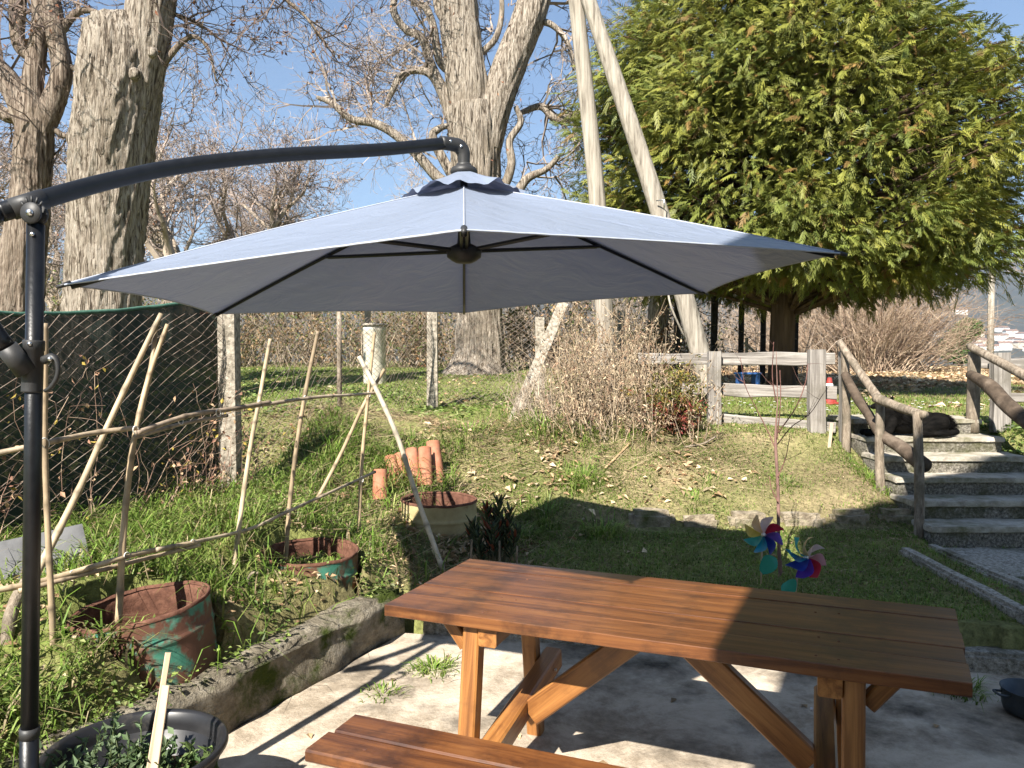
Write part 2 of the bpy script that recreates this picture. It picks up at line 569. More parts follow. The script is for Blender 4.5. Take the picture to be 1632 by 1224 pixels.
def tube(name, pts, rad, m, parent=None, sides=10, n=None, c=None, smooth=True, **k):
    P = np.asarray([tuple(p) for p in pts], float)
    rad = np.broadcast_to(np.asarray(rad, float), (len(P),))
    if n:
        Q = spline(np.hstack([P, rad[:, None]]), n)
        P, rad = Q[:, :3], Q[:, 3]
    v, f = tubev(P, rad, sides, **k)
    return MB().add(v, f, c).build(name, m, parent, smooth)


def lathe(prof, n=40, arc=2 * math.pi):
    prof = np.asarray(prof, float)
    k = len(prof)
    full = arc > 6.28
    m = n if full else n + 1
    ang = np.arange(m) * arc / n
    V = np.stack([prof[:, None, 0] * np.cos(ang), prof[:, None, 0] * np.sin(ang), prof[:, None, 1] + 0 * ang], -1).reshape(-1, 3)
    i, j = np.meshgrid(np.arange(k - 1), np.arange(n), indexing='ij')
    jn = (j + 1) % m
    f = np.stack([i * m + j, i * m + jn, (i + 1) * m + jn, (i + 1) * m + j], -1).reshape(-1, 4)
    return V, f


def beam_matrix(p0, p1, up=(0, 0, 1)):
    p0, p1 = Vector(p0), Vector(p1)
    x = (p1 - p0).normalized()
    u = Vector(up)
    y = u.cross(x).normalized()
    z = x.cross(y)
    return Matrix(((x.x, y.x, z.x, p0.x), (x.y, y.y, z.y, p0.y), (x.z, y.z, z.z, p0.z), (0, 0, 0, 1)))


def plank(name, p0, p1, wid, thk, m, parent=None, up=(0, 0, 1), wav=0.0, nseg=1, bev=.004, seed=0.0, skew=(0, 0), wavside=0):
    """a board from p0 to p1 (centre line), wid across, thk along `up`, chamfered; waney edges with wav"""
    M = beam_matrix(p0, p1, up)
    L = (Vector(p1) - Vector(p0)).length
    t = np.linspace(0, 1, nseg + 1)
    hw, ht = wid / 2, thk / 2
    b = min(bev, hw * .4, ht * .4)
    sec = np.array([(-hw + b, -ht), (hw - b, -ht), (hw, -ht + b), (hw, ht - b), (hw - b, ht), (-hw + b, ht), (-hw, ht - b), (-hw, -ht + b)])
    V = np.zeros((nseg + 1, 8, 3))
    V[:, :, 1:] = sec[None]
    sk = skew[0] * (1 - t)[:, None] * sec[None, :, 0] + skew[1] * t[:, None] * sec[None, :, 0]
    V[:, :, 0] = t[:, None] * L + sk
    if wav:
        for side, sg in ((1, 1), (-1, -1)):
            if wavside and side != wavside:
                continue
            q = wav * fbm(t * L * 3 + seed * 7 + side * 5, seed + 0 * t, 0, 3)
            msk = (sec[:, 0] * sg > 0)
            V[:, msk, 1] += (q * sg)[:, None]
        V[:, :, 2] += (wav * .25 * fbm(t * L * 2 + seed * 3, seed + 4 + 0 * t, 0, 2))[:, None]
    # pull the ends in by the chamfer
    i, j = np.meshgrid(np.arange(nseg), np.arange(8), indexing='ij')
    jn = (j + 1) % 8
    f = np.stack([i * 8 + j, i * 8 + jn, (i + 1) * 8 + jn, (i + 1) * 8 + j], -1).reshape(-1, 4)
    o = MB().add(V, [f, np.arange(8)[::-1][None], (nseg * 8 + np.arange(8))[None]]).build(name, m, None)
    o.matrix_world = M
    if parent is not None:
        o.parent = parent
        o.matrix_parent_inverse = Matrix.Translation(-parent.location)
        o.matrix_basis = M
    return o


def roughbox(name, x0, x1, y0, y1, z0, z1, m, parent=None, amp=.02, cell=.06, freq=4, seed=0.0, M=None, bev=.02):
    bm = bmesh.new()
    bmesh.ops.create_cube(bm, size=1)
    bmesh.ops.scale(bm, vec=(x1 - x0, y1 - y0, z1 - z0), verts=bm.verts)
    bmesh.ops.bevel(bm, geom=bm.edges[:], offset=bev, segments=2, affect='EDGES')
    for _ in range(6):
        ed = [e for e in bm.edges if e.calc_length() > cell * 1.7]
        if not ed:
            break
        bmesh.ops.subdivide_edges(bm, edges=ed, cuts=1, use_grid_fill=True)
    bmesh.ops.triangulate(bm, faces=[f for f in bm.faces if len(f.verts) > 4])
    bm.normal_update()
    me = bpy.data.meshes.new(name)
    bm.to_mesh(me)
    n = len(me.vertices)
    co = np.zeros(n * 3)
    no = np.zeros(n * 3)
    me.vertices.foreach_get('co', co)
    me.vertices.foreach_get('normal', no)
    co, no = co.reshape(-1, 3), no.reshape(-1, 3)
    co += np.array([(x0 + x1) / 2, (y0 + y1) / 2, (z0 + z1) / 2])
    q = amp * fbm(co[:, 0] * freq + seed, co[:, 1] * freq, co[:, 2] * freq + seed, 4)
    co += no * q[:, None]
    if M is not None:
        co = co @ np.array(M.to_3x3()).T + np.array(M.translation)
    me.vertices.foreach_set('co', co.ravel())
    me.update()
    bm.free()
    return link(name, me, m, parent)


def blades(base, head, length, width, lean, cols, segs=3, droop=.5):
    """curved tapering blades; vectorised"""
    n = len(base)
    hd = np.stack([np.cos(head), np.sin(head), np.zeros(n)], 1)
    sd = np.stack([-np.sin(head), np.cos(head), np.zeros(n)], 1)
    V, C = [], []
    for s in range(segs + 1):
        t = s / segs
        th = lean + droop * t * t
        ctr = base + hd * (length * t * np.sin(th))[:, None] + np.array([0, 0, 1.]) * (length * t * np.cos(th))[:, None]
        wd = (width * (1 - t ** 1.6) * .5)[:, None]
        if s == segs:
            V.append(ctr[:, None])
        else:
            V.append(np.stack([ctr - sd * wd, ctr + sd * wd], 1))
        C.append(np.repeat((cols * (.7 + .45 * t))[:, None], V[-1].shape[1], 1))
    v = np.concatenate(V, 1)
    c = np.concatenate(C, 1)
    k = v.shape[1]
    off = (np.arange(n) * k)[:, None, None]
    q = np.array([[2 * s, 2 * s + 1, 2 * s + 3, 2 * s + 2] for s in range(segs - 1)])
    tr = np.array([[2 * segs - 2, 2 * segs - 1, 2 * segs]])
    return v.reshape(-1, 3), [(q[None] + off).reshape(-1, 4), (tr[None] + off).reshape(-1, 3)], c.reshape(-1, 3)


def leaves(pos, axis, normal, length, width, cols, fold=.15):
    n = len(pos)
    axis = nrm(axis)
    sd = nrm(np.cross(axis, normal))
    nm = np.cross(sd, axis)
    L = np.asarray(length).reshape(-1, 1)
    W = np.asarray(width).reshape(-1, 1)
    tip = pos + axis * L - nm * L * fold
    ml = pos + axis * L * .45 + sd * W * .5 + nm * L * fold * .6
    mr = pos + axis * L * .45 - sd * W * .5 + nm * L * fold * .6
    v = np.stack([pos, mr, tip, ml], 1).reshape(-1, 3)
    o = (np.arange(n) * 4)[:, None]
    f = np.concatenate([o + np.array([[0, 1, 2]]), o + np.array([[0, 2, 3]])])
    return v, f, np.repeat(cols, 4, 0)


def rdir(n, r=rng):
    return nrm(r.normal(size=(n, 3)))


def cvar(base, n, amt=.25, r=rng, hue=.08):
    b = np.asarray(base, float)
    k = 1 + r.normal(0, amt, (n, 1))
    return np.clip(b[None] * k * (1 + r.normal(0, hue, (n, 3))), .003, .9)


def cmix(cols, n, r=rng, amt=.22):
    c = np.asarray(cols, float)
    return np.clip(c[r.integers(0, len(c), n)] * (1 + r.normal(0, amt, (n, 1))), .003, .9)


def grow(P, D, L, Rr, levels, r):
    segs = []
    tips = []
    for lv in levels:
        n = lv['n']
        p, d = P.copy(), nrm(D)
        NP, ND, NR = [], [], []
        for s in range(n):
            d = nrm(d + r.normal(0, lv['w'], d.shape) + np.array([0, 0, lv.get('up', 0)]))
            q = p + d * (L / n)[:, None]
            tp = lv.get('tip', .3)
            r0 = Rr * (1 - s / n * (1 - tp))
            r1 = Rr * (1 - (s + 1) / n * (1 - tp))
            segs.append((p, q, r0, r1))
            if s >= lv.get('from', 0):
                NP.append(q)
                ND.append(d)
                NR.append(r1)
            p = q
        tips.append((p, d))
        c = lv.get('c', 0)
        if not c:
            break
        m = len(P)
        NP, ND, NR = np.stack(NP, 1), np.stack(ND, 1), np.stack(NR, 1)
        pi = np.repeat(np.arange(m), c)
        ni = r.integers(0, NP.shape[1], m * c)
        ni[::c] = NP.shape[1] - 1
        bd = ND[pi, ni]
        pa, pb = perp(bd)
        th = r.uniform(0, 2 * math.pi, m * c)
        an = r.uniform(*lv['ang'], m * c)
        P2 = NP[pi, ni]
        D2 = bd * np.cos(an)[:, None] + (pa * np.cos(th)[:, None] + pb * np.sin(th)[:, None]) * np.sin(an)[:, None]
        L2 = L[pi] * lv['lr'] * r.uniform(.55, 1.15, m * c)
        R2 = np.maximum(NR[pi, ni] * lv['rr'], lv.get('rmin', .004))
        P, D, L, Rr = P2, D2, L2, R2
    P0 = np.concatenate([s[0] for s in segs])
    P1 = np.concatenate([s[1] for s in segs])
    r0 = np.concatenate([s[2] for s in segs])
    r1 = np.concatenate([s[3] for s in segs])
    return P0, P1, r0, r1, tips[-1]




ORD = ['first', 'second', 'third', 'fourth', 'fifth', 'sixth', 'seventh', 'eighth', 'ninth', 'tenth', 'eleventh', 'twelfth', 'thirteenth', 'fourteenth', 'fifteenth',
       'sixteenth', 'seventeenth', 'eighteenth', 'nineteenth', 'twentieth', 'twenty-first', 'twenty-second']


def by_order(objs, before, after=''):
    """labels that single out look-alikes by their order from the left of the view"""
    for k, o in enumerate(sorted(objs, key=lambda o: o.location.x / max(o.location.y, .1))):
        o['label'] = before + ', ' + ORD[k] + ' from the left' + after


# ================================================================== SETTING
def ground():
    def axis(a, b, step, lo, hi, g=1.09):
        x = list(np.arange(a, b + 1e-6, step))
        s, v = step, x[-1]
        while v < hi:
            s *= g
            v += s
            x.append(v)
        s, v, l = step, x[0], []
        while v > lo:
            s *= g
            v -= s
            l.append(v)
        return np.array(l[::-1] + x)
    xs = axis(-4.6, 6.2, .05, -1500, 1500)
    ys = axis(2.4, 11.5, .05, -60, 3500)
    X, Y = np.meshgrid(xs, ys)
    Z = H(X, Y)
    n0, n1 = X.shape
    v = np.stack([X, Y, Z], -1).reshape(-1, 3)
    i, j = np.meshgrid(np.arange(n0 - 1), np.arange(n1 - 1), indexing='ij')
    f = np.stack([i * n1 + j, i * n1 + j + 1, (i + 1) * n1 + j + 1, (i + 1) * n1 + j], -1).reshape(-1, 4)
    soil = np.array([.31, .225, .148])
    dark = np.array([.175, .128, .082])
    green = np.array([.19, .24, .055])
    g = grassiness(X, Y)
    k = sstep(-.3, .5, fbm(X * 2.2, Y * 2.2, 5.0))[..., None]
    c = soil * k + dark * (1 - k)
    c = c * (1 - g[..., None] * .8) + green * g[..., None] * .8
    o = link('ground', np_mesh('ground', v, f, c.reshape(-1, 3), True), GROUND)
    tag(o, 'grassy garden ground of soil and turf sloping up from the patio', kind='structure')


def grassiness(x, y):
    n = fbm(np.asarray(x) * 1.1, np.asarray(y) * 1.1, 1.0)
    g = .75 + .4 * n
    bed = sstep(.0, .5, x) * sstep(3.35, 3.1, x) * sstep(5.8, 6.2, y) * sstep(7.6, 7.3, y)
    g = g * (1 - bed * .75) + bed * .35 * np.clip(n + .25, 0, 1)
    lit = sstep(9.5, 11.5, y) * sstep(3.5, 6, x)
    g = g * (1 - .55 * lit)
    dirt = sstep(-1.2, -.6, x) * sstep(.4, -.1, x) * sstep(4.6, 5.0, y) * sstep(7.2, 6.4, y)
    g = g * (1 - .6 * dirt)
    strip = sstep(-.55, -.22, patio_sd(x, y)) * sstep(-.6, -.9, x)
    g = g * (1 - .5 * strip)
    return np.clip(g, 0, 1)


def patio():
    pts = []
    a = (WA[0] - _wd[0] * 6.5, WA[1] - _wd[1] * 6.5)
    P = [a, WB, (9.0, WB[1] + BACKS * (9 - WB[0])), (9.0, -9.0), (-4.6, -9.0)]
    bm = bmesh.new()
    bm.faces.new([bm.verts.new((x, y, 0.0)) for x, y in P])
    me = bpy.data.meshes.new('patio')
    bm.to_mesh(me)
    bm.free()
    o = link('patio', me, PATIO)
    tag(o, 'stained beige concrete patio under the wooden table', kind='structure')


def retaining_wall():
    d = Vector((_wd[0], _wd[1], 0))
    n = Vector((-_wd[1], _wd[0], 0))
    org = Vector((WB[0], WB[1], 0)) - d * 6.0
    M = Matrix(((d.x, n.x, 0, org.x), (d.y, n.y, 0, org.y), (0, 0, 1, 0), (0, 0, 0, 1)))
    o = roughbox('retaining_wall', 0, 6.02, 0, .20, -.05, .265, WALLC, None, amp=.06, cell=.035, freq=5, M=M, bev=.03)
    tag(o, 'low mossy concrete wall holding up the planted bed beside the patio', 'wall')
    for p in o.data.polygons:
        p.use_smooth = True


def back_kerbs():
    d = Vector((1, BACKS, 0)).normalized()
    n = Vector((-d.y, d.x, 0))
    org = Vector((WB[0], WB[1], 0))
    M = Matrix(((d.x, n.x, 0, org.x), (d.y, n.y, 0, org.y), (0, 0, 1, 0), (0, 0, 0, 1)))
    o = roughbox('kerb', .12, 8.5, 0.0, .16, -.05, .10, CONC, None, amp=.03, cell=.06, freq=5, M=M, seed=3)
    tag(o, 'low concrete kerb along the back edge of the patio', 'kerb')
    o = roughbox('stone_step', 3.0, 6.5, .165, .60, -.05, .185, CONC, None, amp=.025, cell=.06, freq=5, M=M, seed=8)
    tag(o, 'wide shaded concrete step at the right end of the patio kerb', 'step')
    # two edging strips running from the stair foot towards the lower right
    for k, (a, b, lab) in enumerate([((1440, 884), (1680, 1012), 'nearer concrete edging strip below the stairs in the shade'),
                                     ((1482, 878), (1720, 982), 'concrete edging strip right at the foot of the stairs in the shade')]):
        p, q = G(*a), G(*b)
        p.z += .03
        q.z += .03
        dd = (q - p).normalized()
        nn = Vector((-dd.y, dd.x, 0)).normalized()
        uu = dd.cross(nn)
        M = Matrix(((dd.x, nn.x, uu.x, p.x), (dd.y, nn.y, uu.y, p.y), (dd.z, nn.z, uu.z, p.z), (0, 0, 0, 1)))
        o = roughbox('path_edging', 0, (q - p).length, -.05, .05, -.12, .03, CONC, None, amp=.02, cell=.06, freq=6, M=M, seed=12 + k)
        tag(o, lab, 'edging')


STEP_Y = [7.30, 7.00, 6.70, 6.40, 6.10, 5.80]
STEP_Z = [1.096, .953, .812, .672, .53, .39]


PEBBLE = mat('pebbled_concrete', [(.34, (.075, .068, .056)), (.46, (.17, .155, .128)), (.56, (.29, .265, .22)), (.70, (.50, .47, .41))], scale=48, detail=6, rough=.95, bump=1, bscale=60,
             dist=.03, nrough=.7, spec=.15, second=((.10, .10, .05), 3.5, .46, .64))
TREADC = mat('tread_concrete', [(.3, (.22, .195, .155)), (.5, (.42, .38, .315)), (.7, (.56, .52, .44))], scale=9, detail=12, rough=.95, bump=.7, bscale=45, dist=.02, nrough=.75,
             spec=.15, second=((.16, .15, .085), 3.4, .46, .66))


def stairs():
    t = thing('garden_stairs', 'flight of six pebbly concrete steps with a dog lying near the top', 'stairs', (3.85, 5.8, .2))
    for k, (y, z) in enumerate(zip(STEP_Y, STEP_Z)):
        x0 = 3.24 - .012 * k
        o = roughbox('step', x0 + .01, 4.45 + .03 * k, y + .012, y + (.60 if k == 0 else .36), z - .34, z - .03, PEBBLE, t, amp=.012, cell=.05, freq=9, seed=k * 3.7, bev=.006)
        roughbox('tread', x0, 4.47 + .03 * k, y - .008, y + (.60 if k == 0 else .37), z - .045, z, TREADC, o, amp=.010, cell=.05, freq=8, seed=k * 2.2, bev=.007)
    # landing slab at the foot
    roughbox('landing', 3.1, 4.9, 5.0, 5.82, .02, .235, CONC, t, amp=.02, cell=.07, freq=5, seed=33)


def stone_border():
    t = thing('stone_border', 'row of worn stones edging the upper garden bed', 'border', (1.8, 6.1, .3))
    xs = [.95, 1.32, 1.75, 2.12, 2.55, 2.95]
    for k in range(len(xs)):
        x0 = xs[k]
        x1 = x0 + random.uniform(.30, .40)
        z = gz(x0, 6.2)
        y = 6.07 + random.uniform(-.03, .03)
        roughbox('stone', x0, x1, y, y + .15, z - .25, z - .005 + random.uniform(-.02, .03), STONE, t, amp=.06, cell=.05, freq=5, seed=k * 5.1, bev=.04)


def hills():
    n0, n1 = 90, 150
    ys = np.linspace(420, 3300, n0)
    xs = np.linspace(-2600, 3200, n1)
    X, Y = np.meshgrid(xs, ys)
    up = sstep(450, 2900, Y)
    Z = -34 + up * 330 * (1 + .45 * fbm(X / 800, Y / 900, 3.0, 4)) + 22 * fbm(X / 130, Y / 130, 7.0, 4) * sstep(450, 900, Y)
    Z = Z - .0 * X
    v = np.stack([X, Y, Z], -1).reshape(-1, 3)
    i, j = np.meshgrid(np.arange(n0 - 1), np.arange(n1 - 1), indexing='ij')
    f = np.stack([i * n1 + j, i * n1 + j + 1, (i + 1) * n1 + j + 1, (i + 1) * n1 + j], -1).reshape(-1, 4)
    o = link('hills', np_mesh('hills', v, f, None, True), HILLM)
    tag(o, 'hazy wooded hills across the valley', kind='structure')
    return lambda x, y: float(-34 + sstep(450, 2900, y) * 330 * (1 + .45 * fbm(x / 800, y / 900, 3.0, 4)) + 22 * fbm(x / 130, y / 130, 7.0, 4) * sstep(450, 900, y))


def far_houses(hz):
    r = random.Random(5)
    labs = []
    spots = [(1512, 553), (1532, 547), (1549, 556), (1566, 549), (1592, 543), (1601, 557), (1617, 548), (1628, 556), (1575, 560), (1540, 563),
             (1610, 536), (1630, 538), (1595, 528), (1556, 538), (1522, 562), (1650, 548), (1645, 560), (1470, 548), (1530, 500), (1487, 536)]
    for k, (px, py) in enumerate(spots):
        # march to the hillside
        d = 460.0
        p = at(px, py, d)
        while d < 2600:
            p = at(px, py, d)
            if p.z < hz(p.x, p.y):
                break
            d += 4
        s = d / 900.0
        wd = r.uniform(13, 22) * s ** .5
        dp = r.uniform(9, 13)
        ht = r.uniform(6, 9)
        z0 = p.z - 3
        lab = 'small pale house with a tiled roof on the far hillside'
        t = thing('hillside_house', lab, 'house', (p.x, p.y, z0), 'houses on the far hillside')
        labs.append(t)
        b = MB()
        a = r.uniform(-.5, .5)
        ca, sa = math.cos(a), math.sin(a)

        def W(x, y, z):
            return (p.x + x * ca - y * sa, p.y + x * sa + y * ca, z0 + z)
        hw, hd, hh = wd / 2, dp / 2, ht + 3
        V = [W(-hw, -hd, 0), W(hw, -hd, 0), W(hw, hd, 0), W(-hw, hd, 0), W(-hw, -hd, hh), W(hw, -hd, hh), W(hw, hd, hh), W(-hw, hd, hh)]
        MB().add(V, [(0, 1, 5, 4), (1, 2, 6, 5), (2, 3, 7, 6), (3, 0, 4, 7)]).build('wall', WHITEW if r.random() < .7 else CREAMW, t)
        e = .8
        V = [W(-hw - e, -hd - e, hh), W(hw + e, -hd - e, hh), W(hw + e, hd + e, hh), W(-hw - e, hd + e, hh), W(-hw - e, 0, hh + 2.6), W(hw + e, 0, hh + 2.6)]
        MB().add(V, [np.array([(0, 1, 5, 4), (2, 3, 4, 5), (0, 3, 2, 1)]), np.array([(0, 4, 3), (1, 2, 5)])]).build('roof', ROOFR, t)
    by_order(labs, 'small pale tiled house on the far hillside')


def house_behind():
    """the photographer's house: it stands behind the camera and shades the right of the patio"""
    C = Vector((-.90, -.75, 0))
    dx = Vector((.955, -.297, 0)).normalized()
    dy = Vector((-dx.y, dx.x, 0)) * -1          # away from the garden
    t = thing('house', 'plastered two-storey gabled house standing behind the patio', 'house', (C.x, C.y, 0))

    def Wp(a, b, z):
        q = C + dx * a + dy * b
        return (q.x, q.y, z)
    Wd, Dp, Ev, Rg = 9.0, 7.0, HOUSE_EAVE, HOUSE_RIDGE
    V = [Wp(0, 0, 0), Wp(Wd, 0, 0), Wp(Wd, Dp, 0), Wp(0, Dp, 0), Wp(0, 0, Ev), Wp(Wd, 0, Ev), Wp(Wd, Dp, Ev), Wp(0, Dp, Ev), Wp(HOUSE_PEAK, 0, Rg), Wp(HOUSE_PEAK, Dp, Rg)]
    MB().add(V, [np.array([(3, 2, 6, 7), (1, 2, 6, 5), (0, 3, 7, 4)]), np.array([(0, 1, 5, 8, 4), (2, 3, 7, 9, 6)])]).build('wall', CREAMW, t)
    th = .16
    for a0, z0, a1, z1 in ((-.12, Ev - .1, HOUSE_PEAK, Rg), (Wd + .3, Ev - .25, HOUSE_PEAK, Rg)):
        V = [Wp(a0, -.12, z0), Wp(a1, -.12, z1), Wp(a1, Dp + .3, z1), Wp(a0, Dp + .3, z0)]
        V += [(x, y, z + th) for x, y, z in V]
        MB().add(V, np.array([(0, 1, 2, 3), (7, 6, 5, 4), (0, 4, 5, 1), (1, 5, 6, 2), (2, 6, 7, 3), (3, 7, 4, 0)])).build('roof', ROOFR, t)
    for a, z0, z1, w_ in ((2.2, .05, 2.2, 1.0), (5.2, .9, 2.2, 1.2), (2.0, 3.9, 5.3, 1.1), (5.2, 3.9, 5.3, 1.1)):
        V = [Wp(a, -.02, z0), Wp(a + w_, -.02, z0), Wp(a + w_, -.02, z1), Wp(a, -.02, z1)]
        V += [Wp(a, .1, z0), Wp(a + w_, .1, z0), Wp(a + w_, .1, z1), Wp(a, .1, z1)]
        MB().add(V, np.array([(0, 1, 2, 3), (0, 4, 5, 1), (1, 5, 6, 2), (2, 6, 7, 3), (3, 7, 4, 0)])).build('door' if z0 < .5 else 'window', GLASSD, t)


HOUSE_EAVE, HOUSE_RIDGE, HOUSE_PEAK = 6.75, 8.75, 1.7
ground()
patio()
retaining_wall()
back_kerbs()
stairs()
stone_border()
HZ = hills()
far_houses(HZ)
house_behind()
# ================================================================== FENCES AND POLES
FEN = [(-3.05, 3.55), (-2.02, 5.5), (-1.66, 7.4), (-.95, 9.2), (.35, 9.75), (1.75, 10.0)]


def fz(x, y):
    return float(Hs(x, y))


def ftop(k):
    return [2.0, 2.02, 2.10, 2.24, 2.28, 2.3][k]


def concrete_post(x, y, w_, ztop, parent, name='post', lean=(0, 0)):
    z0 = fz(x, y) - .3
    return tube(name, [(x - lean[0], y - lean[1], z0), (x, y, ztop)], [w_ * .72, w_ * .66], POSTC, parent, sides=4, n=24, smooth=False, rough=.09, seed=x,
                up=(.7071, .7071, 0))


def wire_panel(a, b, za, zb, ta, tb, w_=.085, h_=.062, r=.0017):
    """diagonal wires between two posts; za..ta heights at a, zb..tb at b"""
    ax, bx = np.array(a), np.array(b)
    L = np.linalg.norm(bx - ax)
    hh = max(ta - za, tb - zb)
    P0, P1 = [], []
    sl = w_ / h_
    nz = 8
    for sg in (1, -1):
        k0 = -hh * sl if sg > 0 else 0
        s = k0
        end = L if sg > 0 else L + hh * sl
        while s < end:
            z = np.linspace(0, hh, nz + 1)
            ss = s + sg * z * sl
            for i in range(nz):
                s0, s1, q0, q1 = ss[i], ss[i + 1], z[i], z[i + 1]
                if (s0 < 0 and s1 < 0) or (s0 > L and s1 > L):
                    continue
                def cl(sa, qa, sb, qb):
                    if sa < 0:
                        u = (0 - sa) / (sb - sa)
                        return 0, qa + (qb - qa) * u
                    if sa > L:
                        u = (L - sa) / (sb - sa)
                        return L, qa + (qb - qa) * u
                    return sa, qa
                c0, d0 = cl(s0, q0, s1, q1)
                c1, d1 = cl(s1, q1, s0, q0)
                for (c, d, out) in ((c0, d0, P0), (c1, d1, P1)):
                    t = c / L
                    x, y = ax + (bx - ax) * t
                    zb_ = za + (zb - za) * t
                    tt = ta + (tb - ta) * t
                    z_ = zb_ + d / hh * (tt - zb_)
                    bulge = .03 * math.sin(t * 9.0 + z_ * 3) + .02 * math.sin(t * 23 + z_ * 7)
                    out.append((x + bulge, y + bulge * .3, z_ - .03 * math.sin(t * math.pi)))
            s += w_
    return sticks(np.array(P0), np.array(P1), np.full(len(P0), r), np.full(len(P0), r), 3)


def chain_link_fence():
    t = thing('chain_link_fence', 'rusty diamond wire fence on concrete posts around the lawn', 'fence', (-2.02, 5.5, fz(-2.02, 5.5)))
    mb = MB()
    for k in range(len(FEN) - 1):
        a, b = FEN[k], FEN[k + 1]
        mb.add(*wire_panel(a, b, fz(*a) + .03, fz(*b) + .03, ftop(k) - (.10 if k == 0 else .02), ftop(k + 1) - .02, w_=.085 if k != 1 else .115, h_=.062 if k != 1 else .085, r=(.0021, .0017, .0020, .0022, .0022)[k]))
    o = mb.build('wire_mesh', WIRE, t)
    o['kind'] = 'stuff'
    concrete_post(-2.02, 5.5, .125, 2.06, t)
    concrete_post(-.95, 9.2, .13, 2.26, t)
    concrete_post(.35, 9.75, .12, 2.2, t)
    concrete_post(1.42, 10.0, .10, 2.3, t)
    # slim iron post
    x, y = -1.66, 7.4
    tube('slim_post', [(x, y, fz(x, y) - .2), (x, y, 2.12)], .024, LOGW, t, sides=6)
    # leaning brace of the corner
    a, b = at(897, 485, 8.7), at(800, 700, 8.0)
    b.z -= .1
    tube('brace', [b, a], [.085, .08], POSTC, t, sides=4, n=20, smooth=False, rough=.1, seed=4, up=(.7, .7, 0))
    # barbed wire along the top of the near bay
    pts = [at(-60, 492, 4.0), at(60, 508, 4.5), at(150, 505, 4.8), at(250, 504, 5.2), at(356, 497, 5.55)]
    s = spline([tuple(p) for p in pts], 60)
    mb = MB()
    v, f = tubev(s, .0025, 4)
    mb.add(v, f)
    for i in range(3, 58, 3):
        c = s[i]
        for q in range(3):
            dv = rdir(1)[0] * .022
            mb.add(*sticks((c - dv)[None], (c + dv)[None], [.0018], [.0018], 3))
    mb.build('barbed_wire', RUSTW, t)


def shade_net():
    a = Vector((-3.35, 2.95))
    b = Vector((-2.06, 5.56))
    n0, n1 = 90, 40
    u = np.linspace(0, 1, n0)
    top = 1.965 + .10 * sstep(.55, 1, u) - .05 * np.sin(u * 3.0) ** 2 + .035 * fbm(u * 6, 0 * u)
    V = np.zeros((n1, n0, 3))
    for k in range(n1):
        q = k / (n1 - 1)
        x = a.x + (b.x - a.x) * u
        y = a.y + (b.y - a.y) * u
        zb = Hs(x, y) - .05
        z = zb + (top - zb) * q
        off = .05 + .03 * fbm(u * 9, q * 3 + 0 * u, 3.0) + .02 * np.sin(u * 40 + q * 2) * (q)
        V[k, :, 0] = x - off * .9
        V[k, :, 1] = y + off * .45
        V[k, :, 2] = z
    i, j = np.meshgrid(np.arange(n1 - 1), np.arange(n0 - 1), indexing='ij')
    f = np.stack([i * n0 + j, i * n0 + j + 1, (i + 1) * n0 + j + 1, (i + 1) * n0 + j], -1).reshape(-1, 4)
    t = thing('shade_net', 'dark green shade netting hung on the near bay of the wire fence', 'netting', (-2.7, 4.2, .6))
    MB().add(V, f).build('cloth', NETM, t, True)
    # folded light green hem along the top
    P = V[-1].copy()
    P[:, 2] += .005
    hem = mat('net_hem', [(.3, (.03, .085, .06)), (.7, (.07, .15, .11))], scale=20, rough=.8, bump=.2)
    tube('hem', P[::3], .012, hem, t, sides=6)


def utility_pole():
    t = thing('utility_pole', 'tall bare A-frame of two wooden poles in front of the cypress', 'pole', tuple(at(1128, 600, 9.0)))
    p = [at(970, 625, 9.2), at(952, 320, 9.2), at(918, 0, 9.2), at(905, -160, 9.2)]
    tube('pole', p, [.108, .10, .09, .08], POLEW, t, sides=20, n=40, rough=.03, seed=1)
    p = [at(1133, 625, 8.9), at(1050, 335, 8.95), at(938, 0, 9.03), at(890, -150, 9.08)]
    tube('pole', p, [.115, .105, .085, .077], POLEW, t, sides=20, n=40, rough=.03, seed=5)
    # metal step and earth wire
    q = at(1050, 327, 8.8)
    tube('bracket', [q + Vector((-.03, 0, .05)), q + Vector((.05, -.05, .05)), q + Vector((.05, -.05, -.05))], .008, STEEL, t, sides=6)
    tube('cable', [at(1062, 450, 8.8), at(1070, 490, 8.68), at(1092, 540, 8.8)], .012, POLEW, t, sides=6, n=12)


def dark_fence():
    t = thing('tarred_post_fence', 'row of blackened wooden posts with wires beyond the rail fence', 'fence', (3.2, 13.5, 1.4))
    xs = [(1079, 472, 12.6, .10), (1138, 472, 13.2, .10), (1181, 484, 13.9, .085), (1216, 492, 14.6, .085), (1268, 500, 15.2, .08)]
    tops = []
    for k, (px, py, d, w_) in enumerate(xs):
        p = at(px, py, d)
        z0 = fz(p.x, p.y) - .2
        tube('post', [(p.x, p.y, z0), (p.x + .01, p.y, p.z)], w_ * .68, CHAR, t, sides=4, n=8, smooth=False, rough=.12, seed=k, up=(.7, .7, 0))
        tops.append(p)
    for q in (.12, .5, .85):
        pts = [Vector((p.x, p.y - .07, p.z - q)) for p in tops]
        tube('wire', pts, .004, WIRE, t, sides=4)


